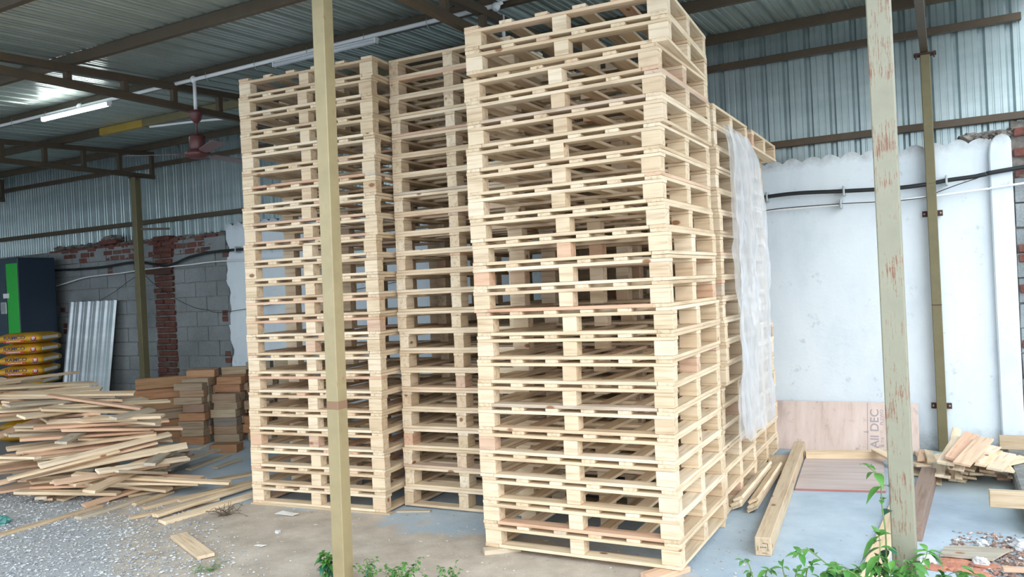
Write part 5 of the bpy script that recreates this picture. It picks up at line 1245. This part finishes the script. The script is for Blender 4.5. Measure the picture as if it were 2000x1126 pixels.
def stone_mat(name, stops):
    m, nt, b = new_mat(name, 0.9)
    v = coords(nt, (1, 1, 1)); vo = nt.nodes.new('ShaderNodeTexVoronoi'); vo.inputs['Scale'].default_value = 45
    nt.links.new(v, vo.inputs['Vector']); s = nt.nodes.new('ShaderNodeSeparateColor'); nt.links.new(vo.outputs['Color'], s.inputs[0])
    nt.links.new(ramp(nt, s.outputs[0], stops), b.inputs['Base Color']); return m
M_GRAVEL = stone_mat('blue_grey_gravel', [(0, (0.22, 0.24, 0.26)), (0.5, (0.40, 0.43, 0.46)), (0.9, (0.58, 0.60, 0.62)), (1, (0.68, 0.68, 0.66))])
M_CRUMB = stone_mat('mixed_crumbs', [(0, (0.30, 0.26, 0.22)), (0.6, (0.46, 0.42, 0.37)), (1, (0.66, 0.64, 0.60))])
def reg_g(r):
    x = r.uniform(-6.2, -1.9); y = r.uniform(-1.6, 0.05)
    t = -0.55 * x - y - 2.25
    return (x, y) if r.random() < max(0.0, min(1, 0.5 + t * 1.3)) and y < 0.1 - 0.15 * (x + 3) * (x > -3) else None
stones('gravel', 12000, reg_g, 0.005, 0.018, M_GRAVEL, 'blue grey gravel spread over the ground at lower left', 1)
def reg_d(r): return (r.uniform(-4.2, 1.0), r.uniform(-1.2, 0.6)) if r.random() < .8 else (r.uniform(-1, 1.6), r.uniform(-1, 1.2))
stones('crumbs', 1500, reg_d, 0.003, 0.011, M_CRUMB, 'small dirt crumbs scattered in front of the stacks', 2)
def reg_r(r):
    x = r.gauss(1.58, 0.22); y = r.gauss(0.85, 0.22)
    return (x, y) if x > 1.22 - (0.9 - y) * .1 and y < 1.3 else None
M_RUB2 = stone_mat('brick_rubble', [(0, (0.16, 0.10, 0.08)), (0.45, (0.30, 0.22, 0.18)), (0.7, (0.42, 0.36, 0.32)), (0.9, (0.50, 0.20, 0.13)), (1, (0.66, 0.66, 0.66))])
stones('rubble', 2200, reg_r, 0.004, 0.024, M_RUB2, 'brick and stone rubble spread at the lower right corner', 3, cat='rubble')
def chips(r): return (r.uniform(-4.0, 0.8), r.uniform(-1.0, 0.5))
stones('wood_chips', 150, chips, 0.004, 0.02, plain('pale_chip', (0.72, 0.66, 0.55), 0.8), 'pale wood chips littering the ground near the stacks', 9, cat='chips', zs=0.15)
def rock(name, x, y, s, mat, lab, sd):
    bm = NB(); lump(bm, (0, 0, s[2] * 0.7), s, sd); tag(obj(name, bm, mat, None, (x, y, 0)), lab, 'stone')
M_PALE = mortar_mat('pale_stone', (0.50, 0.52, 0.54), (0.70, 0.72, 0.73))
rock('stone', 1.40, 1.03, (0.030, 0.025, 0.022), M_PALE, 'whitish stone on the slab left of the rubble', 1.2)
rock('stone', 1.62, 1.04, (0.075, 0.06, 0.035), M_PALE, 'large pale crumbly lump at the edge of the rubble', 4.4)
rock('stone', 1.385, 0.70, (0.04, 0.035, 0.025), M_PALE, 'pale stone just below the broken panel', 6.1)
rock('stone', 1.13, 0.62, (0.04, 0.03, 0.03), M_PALE, 'grey stone on the floor right of the sage post', 8.1)
rock('stone', -2.72, -0.16, (0.022, 0.018, 0.012), M_PALE, 'small white stone on the dirt before the left stack', 8.8)
bm = NB()
for i in range(16):
    lump(bm, (rnd.gauss(0, 0.07), rnd.gauss(0, 0.045), 0.004), (0.06, 0.045, 0.012), i * 1.9, 2)
tag(obj('clay_heap', bm, mortar_mat('red_clay', (0.42, 0.16, 0.10), (0.56, 0.26, 0.17)), None, (1.27, 0.60, 0)), 'patch of crumbled red clay on the slab', 'clay')
bm = NB()
plate(bm, ((-0.18, -0.09, 0.012), (0.06, -0.12, 0.012), (0.16, 0.02, 0.02), (0.19, 0.06, 0.014), (-0.02, 0.10, 0.012), (-0.14, 0.05, 0.012)), 0.010)
tag(obj('broken_panel', bm, W_OLD, None, (1.36, 0.84, 0.006), (0, 0, R(8))), 'broken piece of pale board lying on the rubble', 'broken board')
slab('wood_scrap', 1.60, 0.60, 0.025, R(12), 0.26, 0.04, 0.02, W_PINK, 'reddish wood scrap on the rubble at the bottom right', 'wood scrap')
bm = NB(); lump(bm, (0, 0, 0.03), (0.06, 0.05, 0.035), 3.3)
tag(obj('cloth_scrap', bm, plain('teal_cloth', (0.10, 0.30, 0.28), 0.7), None, (-4.93, -0.72, 0)), 'crumpled teal scrap at the left edge of the gravel', 'scrap')
bm = NB(); plate(bm, ((-0.10, -0.03, 0.004), (0.08, -0.035, 0.008), (0.11, 0.0, 0.018), (0.03, 0.03, 0.006), (-0.08, 0.035, 0.012)), 0.002)
tag(obj('paper_scrap', bm, M_WINK, None, (-2.98, 0.20, 0)), 'torn white paper scrap before the left pallet stack', 'paper scrap')
bm = NB(); plate(bm, ((-0.04, -0.01, 0.003), (0.03, -0.015, 0.006), (0.05, 0.012, 0.01), (-0.03, 0.015, 0.005)), 0.002)
tag(obj('paper_scrap', bm, M_WINK, None, (-2.62, -0.42, 0)), 'white paper scrap right of the lone plank', 'paper scrap')
